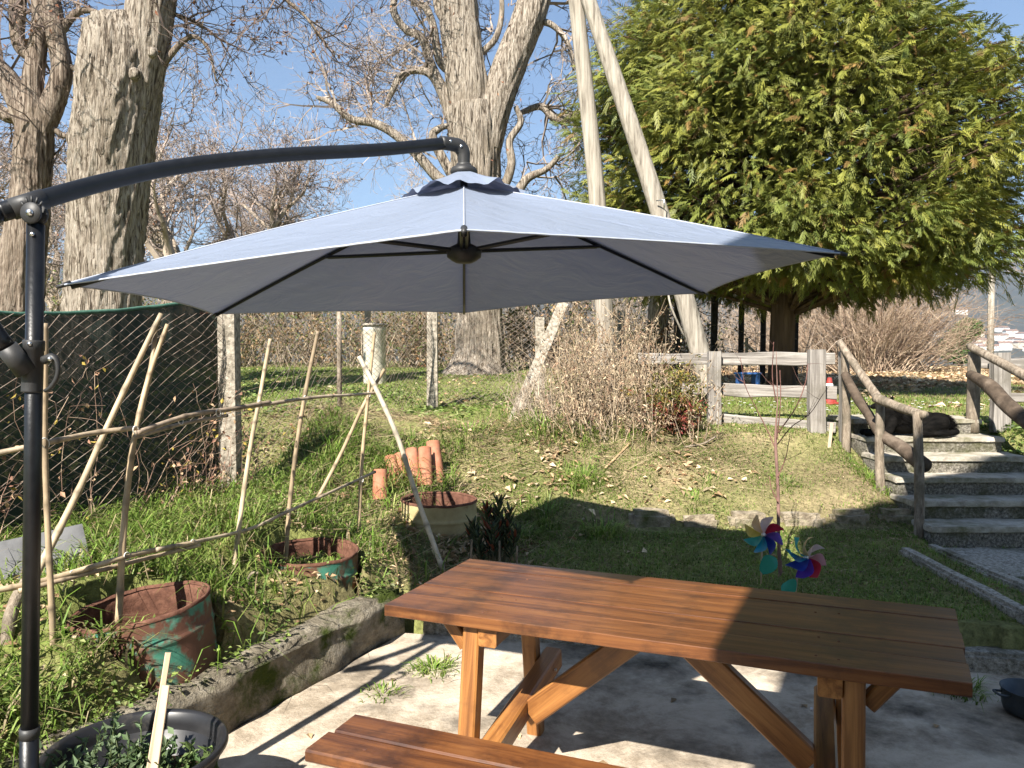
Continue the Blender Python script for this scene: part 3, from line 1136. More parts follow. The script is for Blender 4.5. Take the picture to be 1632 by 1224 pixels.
def rail_fence():
    # left run
    t = thing('rail_fence', 'weathered grey wooden rail fence left of the stairs', 'fence', tuple(at(1138, 662, 7.7)))
    def post(px, py0, py1, d, w_, th=.09):
        a, b = at(px, py0, d), at(px + .5, py1, d)
        a.z -= .12
        plank('post', a, b, w_, th, GREYW, t, up=(0, -1, 0), wav=.012, nseg=14, bev=.006, seed=px * .1)
    post(1138, 662, 560, 7.75, .125)
    post(1301, 693, 557, 7.35, .155)
    post(1345, 700, 560, 7.25, .07)
    for k, (pa, pb, w_) in enumerate([((1020, 572, 8.0), (1337, 571, 7.38), .125), ((1090, 620, 7.9), (1340, 627, 7.38), .125), ((1140, 668, 7.8), (1338, 684, 7.38), .11)]):
        a, b = at(*pa), at(*pb)
        a.y += .09
        b.y += .09
        plank('rail', a, b, w_, .045, GREYW, t, up=(0, -1, 0), wav=.022, nseg=30, seed=k * 3.3 + 1, bev=.008)
    # right run
    t2 = thing('rail_fence', 'weathered wooden rail fence at the right beyond the stairs', 'fence', tuple(at(1594, 668, 7.5)))
    a, b = at(1594, 672, 7.5), at(1594, 562, 7.5)
    a.z -= .1
    plank('post', a, b, .165, .09, GREYW, t2, up=(0, -1, 0), wav=.01, nseg=12, seed=9)
    for k, (pa, pb, w_) in enumerate([((1556, 578, 7.6), (1720, 583, 7.5), .125), ((1600, 634, 7.6), (1720, 636, 7.5), .10), ((1606, 690, 7.5), (1720, 714, 7.3), .09)]):
        a, b = at(*pa), at(*pb)
        a.y += .09
        b.y += .09
        plank('rail', a, b, w_, .045, GREYW, t2, up=(0, -1, 0), wav=.02, nseg=20, seed=k * 5 + 2, bev=.008)


def handrails():
    t = thing('handrail', 'rough log handrail on the left side of the stairs', 'handrail', tuple(at(1463, 868, 6.0)))
    for k, (px, y0, y1, d, r_) in enumerate([(1347, 700, 556, 7.15, .038), (1404, 790, 636, 6.55, .038), (1463, 872, 655, 5.95, .037)]):
        a, b = at(px + 1, y0, d), at(px - 1, y1, d)
        a.z -= .15
        m_ = (a + b) / 2 + Vector((.012 * (-1) ** k, 0, 0))
        tube('post', [a, m_, b], [r_ * 1.05, r_, r_ * .92], LOGW, t, sides=12, n=18, rough=.10, seed=k * 2.1)
    p = [at(1338, 545, 7.22), at(1368, 590, 6.9), at(1402, 638, 6.52)]
    tube('rail', p, [.030, .036, .038], LOGW, t, sides=12, n=20, rough=.16, seed=7)
    p = [at(1396, 634, 6.5), at(1430, 648, 6.25), at(1474, 662, 5.9)]
    tube('rail', p, [.040, .038, .034], LOGW, t, sides=12, n=20, rough=.16, seed=8)
    p = [at(1346, 596, 7.12), at(1365, 632, 6.95), at(1384, 660, 6.8), at(1404, 692, 6.6), at(1435, 712, 6.35), at(1473, 742, 5.98)]
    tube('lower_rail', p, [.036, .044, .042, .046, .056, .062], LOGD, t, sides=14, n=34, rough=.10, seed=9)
    t = thing('handrail', 'rough log handrail on the right side of the stairs', 'handrail', tuple(at(1552, 668, 7.35)))
    a, b = at(1550, 672, 7.35), at(1553, 560, 7.35)
    a.z -= .1
    tube('post', [a, b], [.06, .055], LOGW, t, sides=12, n=12, rough=.1, seed=3)
    p = [at(1546, 552, 7.35), at(1580, 570, 7.0), at(1632, 598, 6.5), at(1700, 640, 6.0)]
    tube('rail', p, [.036, .04, .042, .042], LOGW, t, sides=12, n=24, rough=.1, seed=13)
    p = [at(1546, 597, 7.3), at(1575, 614, 7.0), at(1605, 645, 6.7), at(1632, 668, 6.45), at(1710, 730, 5.9)]
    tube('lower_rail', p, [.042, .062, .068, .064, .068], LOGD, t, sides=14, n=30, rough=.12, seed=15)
    # outside-frame post that carries the lower ends
    a = at(1706, 900, 5.95)
    tube('post', [(a.x, a.y, .3), tuple(at(1702, 632, 5.95))], .05, LOGW, t, sides=12, n=10, rough=.1, seed=18)


chain_link_fence()
shade_net()
utility_pole()
dark_fence()
rail_fence()
handrails()
# ================================================================== TREES
def bark_ridge(amp, k=9, twist=.35, stretch=1.3, seed=0.0):
    def f(a, s):
        aa = a + twist * s
        c, q = np.cos(aa) * k / 3, np.sin(aa) * k / 3
        wob = .5 * fbm(c * .6, q * .6, s * 1.1 + seed, 2)
        n1 = np.abs(vnoise(c * 3.2 + wob + seed, q * 3.2 - wob, s * stretch))
        n2 = np.abs(vnoise(c * 7 + seed, q * 7 + wob, s * stretch * 1.9 + 9))
        big = fbm(c * .45 + seed, q * .45, s * .5, 3)
        return amp * (1.25 * n1 + .7 * n2 - .75) + amp * .9 * big
    return f


def trunk(mb, pts, d, n, sides, amp, seed, cap=True, twist=.3, k=9):
    """pts: (px, py, halfwidth_px[, depth])"""
    P = []
    for p in pts:
        dd = p[3] if len(p) > 3 else d
        v = at(p[0], p[1], dd)
        P.append((v.x, v.y, v.z, p[2] * pxm(dd)))
    Q = spline(P, n)
    v, f = tubev(Q[:, :3], Q[:, 3], sides, cap=cap, ridge=bark_ridge(amp, seed=seed, twist=twist, k=k))
    mb.add(v, f)
    return Q


TWC = [(.30, .245, .20), (.24, .185, .15), (.36, .30, .25)]
LV3 = [dict(n=5, w=.22, up=.03, c=5, ang=(.4, 1.1), lr=.55, rr=.7, tip=.35),
       dict(n=4, w=.24, up=.02, c=4, ang=(.4, 1.1), lr=.6, rr=.7, tip=.35, rmin=.006),
       dict(n=4, w=.25, up=.0, c=4, ang=(.4, 1.0), lr=.6, rr=.7, tip=.4, rmin=.004),
       dict(n=3, w=.25, up=0, c=0, tip=.5)]


def twigs_from(Q, count, L, rfrac, r, levels=LV3, tlo=.25, up=.2, rmax=.03):
    idx = r.integers(int(len(Q) * tlo), len(Q), count)
    P = Q[idx, :3]
    rad = np.minimum(Q[idx, 3] * rfrac, rmax)
    T = nrm(np.gradient(Q[:, :3], axis=0))[idx]
    D = nrm(T * .5 + rdir(count, r) + np.array([0, 0, up]))
    return grow(P, D, L * r.uniform(.6, 1.2, count), rad, levels, r)


def twig_part(name, parts, parent, r, cols=TWC, sides=3, clear=None):
    mb = MB()
    for (p0, p1, r0, r1, _) in parts:
        if clear:                                # keep the trunk's face free of twigs
            m_ = (p0 + p1) / 2
            px = CX + m_[:, 0] / m_[:, 1] * FPX
            k = ~((m_[:, 1] < clear[2]) & (px > clear[0]) & (px < clear[1]))
            p0, p1, r0, r1 = p0[k], p1[k], r0[k], r1[k]
        v, f = sticks(p0, p1, r0, r1, sides)
        c = np.repeat(cmix(cols, len(p0), r, .15), 2 * sides, 0)
        mb.add(v, f, c)
    return mb.build(name, TWIG, parent)


def dead_leaves(tips, n, r, parent, size=.06, name='dry_leaves'):
    p = np.concatenate([t[0] for t in tips])
    p = p[r.integers(0, len(p), n)] + r.normal(0, .05, (n, 3))
    v, f, c = leaves(p, nrm(rdir(n, r) + np.array([0, 0, -.8])), rdir(n, r), size * r.uniform(.6, 1.3, n), size * .5 * r.uniform(.6, 1.2, n),
                     cmix([(.22, .10, .06), (.30, .16, .09), (.16, .08, .05)], n, r))
    o = MB().add(v, f, c).build(name, DRY, parent)
    o['kind'] = 'stuff'
    return o


def near_trees():
    r = np.random.default_rng(21)
    # --- massive cut trunk
    d = 9.0
    t = thing('cut_tree', 'massive furrowed grey trunk sawn off at the top behind the green netting', 'tree', tuple(at(165, 560, d)))
    mb = MB()
    trunk(mb, [(158, 640, 74), (163, 560, 63), (165, 490, 57), (167, 400, 55), (173, 300, 59), (182, 200, 62), (190, 120, 61), (190, 70, 56), (182, 38, 47)],
          d, 240, 120, .10, 3.0, twist=-.28, k=11)
    Q = trunk(mb, [(205, 170, 40), (222, 100, 40), (235, 40, 36), (246, -20, 33), (262, -110, 30), (270, -260, 26)], d, 110, 72, .09, 8.0, twist=.3, k=8)
    mb.build('trunk', BARK, t, True)
    # knots
    for k, (px, py, w_) in enumerate([(240, 82, 7), (212, 116, 8)]):
        p = at(px, py, d - .36)
        v, f = lathe([(0, .03), (.05, .028), (.085, .01), (.10, -.03), (.11, -.08)], 20)
        v = v * (w_ / 12)
        v = np.stack([v[:, 0], -v[:, 2], v[:, 1]], 1) + np.array(p)
        v += .02 * np.stack([fbm(v[:, 0] * 14, v[:, 1] * 14, v[:, 2] * 14 + i) for i in range(3)], 1)
        MB().add(v, f).build('knot', BARK, t, True)
    tw = [twigs_from(Q, 9, 1.7, .5, r, tlo=.35, up=-.1)]
    b1 = spline([(*at(252, 110, d), .05), (*at(300, 60, d), .03), (*at(330, 75, d), .02), (*at(345, 130, d), .012)], 16)
    b2 = spline([(*at(262, -40, d), .07), (*at(330, -60, d), .05), (*at(410, -30, d), .03), (*at(480, 20, d), .018), (*at(520, 70, d), .01)], 24)
    mbb = MB()
    for b in (b1, b2):
        mbb.add(*tubev(b[:, :3], b[:, 3], 8, rough=.1))
    mbb.build('branch', BARK2, t, True)
    tw.append(twigs_from(b2, 16, .8, .8, r, tlo=.2, up=-.3, rmax=.012))
    tw.append(twigs_from(b1, 6, .5, .8, r, tlo=.2, up=-.1, rmax=.010))
    twig_part('twigs', tw, t, r, [(.13, .10, .09), (.17, .13, .11)], clear=(95, 250, 9.1))
    dead_leaves([x[4] for x in tw], 110, r, t, .075)

    # --- forked tree on the far left
    d = 9.6
    t = thing('forked_tree', 'forked bare tree with leaning trunk at the far left', 'tree', tuple(at(15, 560, d)))
    mb = MB()
    trunk(mb, [(0, 640, 62), (12, 540, 52), (28, 450, 39), (42, 370, 31), (50, 300, 28), (54, 240, 28), (56, 195, 27)], d, 150, 80, .09, 13.0, k=9)
    Qs = []
    for pts in ([(52, 215, 20), (32, 165, 19), (10, 125, 17), (-15, 95, 15), (-60, 40, 13)],
                [(62, 215, 20), (84, 165, 18), (98, 115, 16), (90, 60, 15), (80, 0, 15), (72, -80, 14), (60, -220, 11)],
                [(56, 210, 18), (52, 140, 16), (60, 80, 14), (66, 20, 13), (58, -60, 12), (66, -200, 10)],
                [(34, 170, 12), (14, 185, 11), (-20, 160, 10)],
                [(66, 100, 9), (30, 70, 10), (28, 0, 12), (20, -80, 11)]):
        Qs.append(trunk(mb, pts, d, 50, 28, .09, pts[0][0], k=6))
    for pts in ([(92, 60, 6), (120, 22, 6), (150, 18, 4), (190, 35, 3), (240, 5, 2)], [(96, 100, 5), (130, 112, 4), (170, 108, 3), (215, 140, 2)],
                [(62, 180, 6), (85, 205, 5), (110, 215, 4), (118, 165, 2)]):
        Qs.append(trunk(mb, pts, d, 24, 10, .05, pts[0][0], k=4))
    mb.build('trunk', BARK2, t, True)
    tw = [twigs_from(q, 6, 1.0, .45, r, tlo=.3, up=.05, rmax=.025) for q in Qs]
    twig_part('twigs', tw, t, r, [(.15, .11, .09), (.22, .17, .14)])
    dead_leaves([x[4] for x in tw], 160, r, t, .07)

    # --- central two-stemmed tree
    d = 14.0
    t = thing('two_stemmed_tree', 'tall bare tree whose thick trunk splits into two stems behind the umbrella', 'tree', tuple(at(763, 588, d)))
    mb = MB()
    trunk(mb, [(760, 605, 62), (762, 585, 48), (764, 560, 40), (764, 500, 37), (761, 400, 36), (760, 300, 37), (757, 220, 40), (752, 170, 38)], d, 200, 96, .10, 31, k=12, twist=.06)
    s1 = trunk(mb, [(753, 200, 34), (744, 130, 33), (735, 60, 32), (728, 0, 32), (720, -80, 30), (712, -260, 24)], d, 150, 72, .10, 36, k=10, twist=.05)
    s2 = trunk(mb, [(768, 235, 30), (786, 175, 27), (806, 120, 26), (826, 70, 26), (846, 20, 26), (862, -50, 23), (890, -220, 18)], d, 150, 60, .10, 41, k=8, twist=.05)
    lim = [[(738, 258, 9), (722, 292, 10), (700, 285, 9), (668, 250, 8), (630, 215, 7), (596, 196, 7), (560, 190, 6), (530, 165, 5), (505, 155, 3)],
           [(745, 250, 9), (720, 190, 9), (705, 150, 8), (688, 120, 7), (665, 112, 6), (640, 120, 5), (625, 145, 5), (615, 170, 3)],
           [(735, 170, 9), (706, 140, 8), (686, 100, 7), (672, 60, 7), (648, 48, 6), (628, 20, 6), (632, -10, 5), (660, -60, 4)],
           [(725, 120, 8), (700, 95, 7), (690, 40, 6), (676, 10, 6), (655, 5, 4)],
           [(735, 300, 9), (715, 270, 8), (690, 220, 7), (700, 205, 6), (715, 200, 4)],
           [(770, 300, 9), (800, 300, 8), (815, 262, 7), (812, 225, 6), (830, 195, 5), (822, 170, 4)],
           [(775, 310, 9), (812, 320, 8), (840, 285, 7), (870, 270, 5), (890, 250, 4)],
           [(830, 180, 4, 14.5), (862, 170, 6, 14.5), (890, 190, 8, 14.5), (930, 180, 8, 14.5)],
           [(842, 30, 7), (880, 40, 5), (905, 70, 4), (915, 110, 3)],
           [(735, 60, 7), (700, 20, 6), (690, -40, 5), (670, -100, 4)],
           [(760, 90, 6), (790, 60, 5), (800, 10, 4), (790, -50, 3)]]
    tw = []
    for k, pts in enumerate(lim):
        q = trunk(mb, pts, d, 40, 10, .05, k * 3.0, k=4)
        tw.append(twigs_from(q, 11, 1.25, .6, r, tlo=.2, up=.05, rmax=.026))
    for q in (s1, s2):
        tw.append(twigs_from(q, 8, 1.8, .25, r, tlo=.75, up=.1, rmax=.04))
    mb.build('trunk', BARK, t, True)
    twig_part('twigs', tw, t, r, [(.27, .22, .185), (.335, .28, .235), (.21, .17, .145)], clear=(690, 885, 14.2))
    dead_leaves([x[4] for x in tw], 260, r, t, .07)


def make_bare(seed, name='crown'):
    r = np.random.default_rng(seed)
    lv = [dict(n=6, w=.10, up=.06, c=7, ang=(.35, .95), lr=.72, rr=.62, tip=.5, **{'from': 2}),
          dict(n=7, w=.20, up=.05, c=6, ang=(.4, 1.05), lr=.56, rr=.62, tip=.35, **{'from': 1}),
          dict(n=5, w=.24, up=.03, c=6, ang=(.4, 1.1), lr=.58, rr=.62, tip=.35, rmin=.009),
          dict(n=4, w=.26, up=.02, c=5, ang=(.4, 1.1), lr=.58, rr=.66, tip=.4, rmin=.006),
          dict(n=3, w=.25, up=.02, c=3, ang=(.3, .9), lr=.62, rr=.7, tip=.5, rmin=.005),
          dict(n=2, w=.25, up=0, c=0, tip=.6)]
    P0, P1, r0, r1, tips = grow(np.zeros((1, 3)), np.array([[r.normal(0, .08), r.normal(0, .08), 1.]]), np.array([3.2]), np.array([.17]), lv, r)
    thick = r0 > .03
    mt = MB()
    v, f = sticks(P0[thick], P1[thick], r0[thick] * 1.02, r1[thick], 7)
    mt.add(v, f, np.repeat(cmix([(.34, .28, .22), (.27, .22, .17)], thick.sum(), r, .08), 14, 0))
    k = ~thick
    mc = MB()
    v, f = sticks(P0[k], P1[k], r0[k], r1[k], 3)
    mc.add(v, f, np.repeat(cmix([(.285, .23, .195), (.35, .29, .25), (.225, .18, .155)], k.sum(), r, .15), 6, 0))
    n = 500
    p = tips[0][r.integers(0, len(tips[0]), n)]
    v, f, c = leaves(p, rdir(n, r), rdir(n, r), .06 * r.uniform(.5, 1.2, n), .035 * r.uniform(.5, 1.2, n), cmix([(.22, .11, .07), (.30, .18, .11)], n, r))
    mc.add(v, f, c)
    a, b = mt.mesh('bare_trunk'), mc.mesh('bare_crown')
    a.materials.append(TWIG)
    b.materials.append(TWIG)
    return a, b


def background_trees():
    r = random.Random(4)
    var = [make_bare(100 + k) for k in range(4)]
    spots = [(20, 20), (95, 24), (255, 19), (320, 17.5), (395, 22), (505, 24), (590, 28), (655, 33), (880, 26), (825, 31), (930, 30),
             (1010, 34), (160, 27), (450, 30), (-40, 17), (350, 32), (740, 36), (1075, 24)]
    hs = [1.15, 1.2, 1.25, 1.12, 1.3, 1.25, 1.1, .95, .95, .85, .85, .8, 1.3, 1.35, 1.1, 1.5, 1.05, .7]
    wood = []
    for k, ((px, d), s) in enumerate(zip(spots, hs)):
        p = at(px, 575, d)
        z = fz(p.x, p.y) - .1
        me = var[k % 4]
        t = thing('bare_tree', 'bare winter tree of fine pinkish grey twigs in the wood behind the lawn', 'tree', (p.x, p.y, z), 'bare trees in the wood behind the lawn')
        wood.append(t)
        t.rotation_euler = (0, 0, r.uniform(0, 6.28))
        t.scale = (s, s, s * r.uniform(.9, 1.1))
        for nm, m_ in (('trunk', me[0]), ('crown', me[1])):
            o = bpy.data.objects.new(nm, m_)
            col.objects.link(o)
            o.parent = t
    by_order(wood, 'bare pinkish grey tree of the wood behind the lawn')
    # bare twiggy tree past the cypress on the right
    p = at(1660, 520, 20)
    t = thing('bare_tree', 'thin bare tree at the right edge beyond the cypress', 'tree', (p.x + .8, p.y, fz(p.x, p.y)))
    t.scale = (1.05, 1.05, 1.25)
    for nm, m_ in (('trunk', var[1][0]), ('crown', var[1][1])):
        o = bpy.data.objects.new(nm, m_)
        col.objects.link(o)
        o.parent = t


def ivy_trunks():
    r = np.random.default_rng(9)
    for k, (px, d, w_, lab) in enumerate([(678, 17.5, 13, 'old trunk wrapped in brown leaves beside the pale pipe, behind the wire fence'),
                                          (1046, 15.5, 17, 'gnarled leaning grey trunk behind the dry weeds')]):
        p = at(px, 580, d)
        t = thing('old_tree', lab, 'tree', tuple(p))
        mb = MB()
        Q = trunk(mb, [(px - 4, 600, w_ * 1.5), (px, 560, w_ * 1.1), (px + 3, 500, w_), (px + 12, 420, w_ * .8), (px + 8, 340, w_ * .6)], d, 60, 40, .09, k * 4.0, k=7)
        mb.build('trunk', BARK, t, True)
        tw = [twigs_from(Q, 14, 1.3, .3, r, tlo=.4, rmax=.03)]
        twig_part('twigs', tw, t, r)
        n = 500
        i = r.integers(0, int(len(Q) * .45), n)
        a = r.uniform(0, 6.28, n)
        pos = Q[i, :3] + np.stack([np.cos(a), np.sin(a), 0 * a], 1) * (Q[i, 3] * 1.08)[:, None]
        v, f, c = leaves(pos, nrm(rdir(n, r) + np.array([0, 0, -.6])), np.stack([np.cos(a), np.sin(a), .3 + 0 * a], 1), .08 * r.uniform(.6, 1.3, n), .06 * r.uniform(.6, 1.2, n),
                         cmix([(.28, .15, .07), (.20, .11, .06), (.08, .09, .03)], n, r))
        o = MB().add(v, f, c).build('ivy', DRY, t)
        o['kind'] = 'stuff'


def cypress():
    r = np.random.default_rng(77)
    cx, cy = 4.32, 12.0
    zb = fz(4.2, 12)
    t = thing('cypress_tree', 'large dense evergreen cypress with drooping yellow-green sprays', 'tree', (4.2, cy, zb))
    mb = MB()
    v, f = tubev(spline([(4.18, cy, zb - .2, .36), (4.2, cy, zb + .15, .23), (4.22, cy, zb + 1.2, .19), (4.3, cy, 4.5, .17), (4.4, cy, 7.5, .1), (4.4, cy, 10, .03)], 90)[:, :3],
                 spline([(4.18, .36), (4.2, .23), (4.22, .19), (4.3, .17), (4.4, .1), (4.4, .03)], 90)[:, 1], 40, ridge=bark_ridge(.12, seed=2, k=6, twist=.1))
    MB().add(v, f).build('trunk', BARKC, t, True)
    pz = np.array([2.75, 3.0, 3.5, 4.3, 5.4, 6.3, 7.3, 8.4, 9.6, 10.4])
    pr = np.array([2.0, 2.55, 2.95, 3.05, 2.85, 2.4, 1.75, 1.1, .5, .1])
    # clumps
    NC = 860
    z = r.uniform(0, 1, NC) ** .95 * (10.2 - 2.8) + 2.85
    keep = r.uniform(0, 1, NC) < (np.interp(z, pz, pr) / 3.6) ** .8 + .1
    z = z[keep]
    z = np.concatenate([z, r.uniform(3.0, 3.45, 110)])
    a = r.uniform(0, 2 * math.pi, len(z))
    # favour the side that faces the garden, but close the whole crown
    lob = 1 + .09 * np.sin(a * 3 + z * .9) + .07 * np.sin(a * 5 - z * 1.7 + 2)
    rad = np.interp(z, pz, pr) * lob * r.uniform(.72, 1.04, len(z))
    rad[-110:] = r.uniform(.8, 2.9, 110)          # drooping skirt that closes the underside
    cxz = cx - .17 * np.maximum(z - 4.5, 0)
    cen = np.stack([cxz + rad * np.cos(a), cy + rad * np.sin(a), z], 1)
    out = np.stack([np.cos(a), np.sin(a), 0 * a], 1)
    # limbs
    P0 = np.stack([cxz + .05 * np.cos(a), cy + .05 * np.sin(a), np.clip(z - .25 * rad, zb + 1.2, 9.8)], 1)
    mid = P0 * .5 + cen * .5 + np.array([0, 0, .12])
    lv, lf = [], []
    mbs = MB()
    mbs.add(*sticks(P0, mid, np.full(len(z), .035), np.full(len(z), .022), 5), )
    mbs.add(*sticks(mid, cen, np.full(len(z), .022), np.full(len(z), .008), 5))
    mbs.build('limbs', BARKC, t)
    # fronds: template = axis with alternate side branchlets
    M_ = 92
    n = len(z) * M_
    ci = np.repeat(np.arange(len(z)), M_)
    csz = r.uniform(.75, 1.25, len(z))[ci]
    u = rdir(n, r) * (r.uniform(0, 1, n) ** .45)[:, None]
    loc = u * np.array([.52, .52, .40]) * csz[:, None]
    base = cen[ci] + loc - out[ci] * .12
    ax = nrm(out[ci] * .65 + u * .8 + np.array([0, 0, -.12]) + r.normal(0, .5, (n, 3)))
    nm = nrm(np.cross(np.cross(ax, nrm(np.array([0, 0, 1.]) + out[ci] * .6 + r.normal(0, .45, (n, 3)))), ax))
    sd = np.cross(ax, nm)
    L = r.uniform(.12, .25, n) * (.8 + .3 * csz)
    hue = r.normal(0, 1, len(z))[ci]
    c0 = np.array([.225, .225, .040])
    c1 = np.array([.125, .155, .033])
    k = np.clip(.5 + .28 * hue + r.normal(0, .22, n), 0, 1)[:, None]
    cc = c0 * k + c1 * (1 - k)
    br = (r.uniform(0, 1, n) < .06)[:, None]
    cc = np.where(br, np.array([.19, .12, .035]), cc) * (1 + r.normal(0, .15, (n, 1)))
    # tris (t position along axis, side, length, angle)
    tmpl = []
    for i in range(7):
        tt = .10 + i * .125
        for s_ in (-1, 1):
            tmpl.append((tt + .03 * s_, s_, .42 * (1 - tt * .62), .62))
    tmpl.append((0.0, 0, 1.0, 0))
    V, F, C = [], [], []
    m = len(tmpl)
    allv = np.zeros((n, m * 3, 3), np.float32)
    allc = np.zeros((n, m * 3, 3), np.float32)
    drp = np.array([0, 0, -1.])
    for q, (tt, s_, ln, an) in enumerate(tmpl):
        p = base + ax * (L * tt)[:, None] + drp * (L * .22 * tt * tt)[:, None]
        d_ = ax * math.cos(an) + sd * (s_ * math.sin(an))
        d_ = d_ - nm * .12 + r.normal(0, .10, (n, 3))
        ll = (L * ln)[:, None]
        wv = (np.cross(d_, nm)) * (L * (.042 if s_ else .025))[:, None]
        tip = p + d_ * ll + drp * (ll * (.18 + .22 * tt))
        allv[:, q * 3] = p - wv
        allv[:, q * 3 + 1] = p + wv + d_ * ll * .25
        allv[:, q * 3 + 2] = tip
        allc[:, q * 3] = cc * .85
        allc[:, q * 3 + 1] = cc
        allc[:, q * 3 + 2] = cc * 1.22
    v = allv.reshape(-1, 3)
    f = np.arange(len(v)).reshape(-1, 3)
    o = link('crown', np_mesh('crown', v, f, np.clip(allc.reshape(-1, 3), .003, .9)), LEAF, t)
    o['kind'] = 'stuff'


near_trees()
background_trees()
ivy_trunks()
cypress()
# ================================================================== UMBRELLA
def atz(px, py, z):
    a, b = at(px, py, 1.0), Vector((0, 0, EYE))
    s = (z - EYE) / (a.z - EYE)
    return b + (a - b) * s


def umbrella():
    c = Vector((-.211, 3.4, 0))
    fw, sd = Vector((-.062, .998, 0)), Vector((.998, .062, 0))
    RR, ZR, ZA, TILT = 1.53, 1.962, 2.42, .048
    t = thing('cantilever_umbrella', 'grey cantilever garden umbrella hanging from a curved black arm', 'umbrella', (-1.46, 2.36, 0))

    def W(a, b, z):
        p = c + sd * a + fw * b
        return np.array([p.x, p.y, z + TILT * (p.x - c.x)])
    ang = [math.radians(-90 + 60 * i) for i in range(6)]
    tips = [(RR * math.cos(q), RR * math.sin(q)) for q in ang]
    mb = MB()
    rimpts = []
    seams = []
    NU, NV = 34, 28
    r0 = .05
    for i in range(6):
        A, B = tips[i], tips[(i + 1) % 6]
        V = np.zeros((NU + 1, NV + 1, 3))
        for iu in range(NU + 1):
            u = r0 + (1 - r0) * iu / NU
            for iv in range(NV + 1):
                v = iv / NV
                e = 4 * v * (1 - v)
                pull = 1 - .035 * e * u ** 3
                x = (A[0] * (1 - v) + B[0] * v) * u * pull
                y = (A[1] * (1 - v) + B[1] * v) * u * pull
                z = ZA - (ZA - ZR) * u + .012 * math.sin(math.pi * u) * (1 - .55 * e)
                z -= .018 * e * math.sin(math.pi * min(u * 1.02, 1)) - .012 * e * u ** 4
                # tension creases running from the rib ends
                va = min(v, 1 - v)
                th_ = va / max(1.02 - u, .02)       # fan of folds around each rib end
                cr = .006 * math.sin(9 * th_ + i) * math.exp(-((1 - u) ** 2 + va ** 2) / .12) * min(1, th_ * 2)
                cr += .004 * noise.noise((v * 9 + i * 3, u * 1.6, 2.2)) * e
                cr += .009 * noise.noise((x * 2.3, y * 2.3, 7.7 + i)) * e
                V[iu, iv] = W(x, y, z + cr * (1 - .9 * u ** 10))
        a, b = np.meshgrid(np.arange(NU), np.arange(NV), indexing='ij')
        k = NV + 1
        f = np.stack([a * k + b, (a + 1) * k + b, (a + 1) * k + b + 1, a * k + b + 1], -1).reshape(-1, 4)
        mb.add(V, f)
        rimpts += [V[NU, j] for j in range(NV)]
        # white-ish seam along the rib
        seam = V[:, 0].copy()
        seam[:, 2] += .0015
        seams.append(tubev(seam, .0026, 5))
    can = mb.build('canopy', CLOTH, t, True)
    pale = mat('pale_seam', [(.3, (.33, .36, .42)), (.7, (.42, .45, .52))], scale=40, rough=.6, bump=0)
    for sv in seams:
        MB().add(*sv).build('seam', pale, can, True)
    P = np.array(rimpts + rimpts[:1])
    hv = tubev(P, .0032, 5, cap=False)
    MB().add(*hv).build('hem', pale, can, True)
    # corner pockets
    for i in range(6):
        q = W(tips[i][0] * .985, tips[i][1] * .985, ZR + .008)
        p = W(tips[i][0] * 1.012, tips[i][1] * 1.012, ZR - .008)
        tube('tip_pocket', [q, p], [.009, .006], BLACKP, t, sides=8)
    # vent cap with ruffled edge
    n0, n1 = 10, 96
    V = np.zeros((n0, n1, 3))
    for a in range(n0):
        u = a / (n0 - 1)
        for b in range(n1):
            th = 2 * math.pi * b / n1
            hexr = 1 / max(math.cos(((th + math.radians(120)) % math.radians(60)) - math.radians(30)), .5) * .866
            rr = .03 + .245 * u * hexr
            z = ZA + .058 - .100 * u + u ** 3 * (.006 * math.sin(th * 6 + .5) + .008 * math.sin(th * 11) + .006 * math.sin(th * 19 + 2))
            V[a, b] = W(rr * math.cos(th), rr * math.sin(th), z)
    a, b = np.meshgrid(np.arange(n0 - 1), np.arange(n1), indexing='ij')
    bn = (b + 1) % n1
    f = np.stack([a * n1 + b, (a + 1) * n1 + b, (a + 1) * n1 + bn, a * n1 + bn], -1).reshape(-1, 4)
    vm = MB().add(V, f).build('vent_cap', CLOTH, t, True)
    # ribs, struts and hub
    HZ0 = 2.125
    for i in range(6):
        pts, rr = [], []
        for u in np.linspace(.06, .985, 9):
            z = ZA - (ZA - ZR) * u + .012 * math.sin(math.pi * u) - .014
            pts.append(W(tips[i][0] * u, tips[i][1] * u, z))
        tube('rib', pts, .0085, BLACKM, t, sides=6)
        k = .50
        zz = ZA - (ZA - ZR) * k + .012 * math.sin(math.pi * k) - .02
        a_, b_ = W(tips[i][0] * .035, tips[i][1] * .035, HZ0 + .01), W(tips[i][0] * k, tips[i][1] * k, zz)
        off = np.array(W(math.cos(ang[i] + math.pi / 2) * .011, math.sin(ang[i] + math.pi / 2) * .011, 0)) - np.array(W(0, 0, 0))
        mbs = MB()
        for s_ in (-1, 1):
            mbs.add(*tubev(np.array([a_ + off * s_, b_ + off * s_]), .0075, 6))
        mbs.build('strut', BLACKM, t)
    pr = [(0, -.045), (.035, -.045), (.055, -.035), (.075, -.02), (.078, .015), (.05, .03), (.03, .04), (.026, .09), (.024, .10), (0, .10)]
    v, f = lathe(pr, 24)
    v = v + W(0, 0, HZ0)
    MB().add(v, f).build('hub', BLACKP, t, True)
    tube('centre_tube', [W(0, 0, HZ0 + .05), W(0, 0, 2.56)], .0165, BLACKM, t, sides=16)
    v, f = lathe([(0, .03), (.03, .03), (.055, .015), (.06, 0), (.055, -.012), (0, -.012)], 20)
    MB().add(v + W(0, 0, 2.478), f).build('cap_washer', BLACKP, t, True)
    # elbow
    top = Vector(W(0, 0, 2.575))
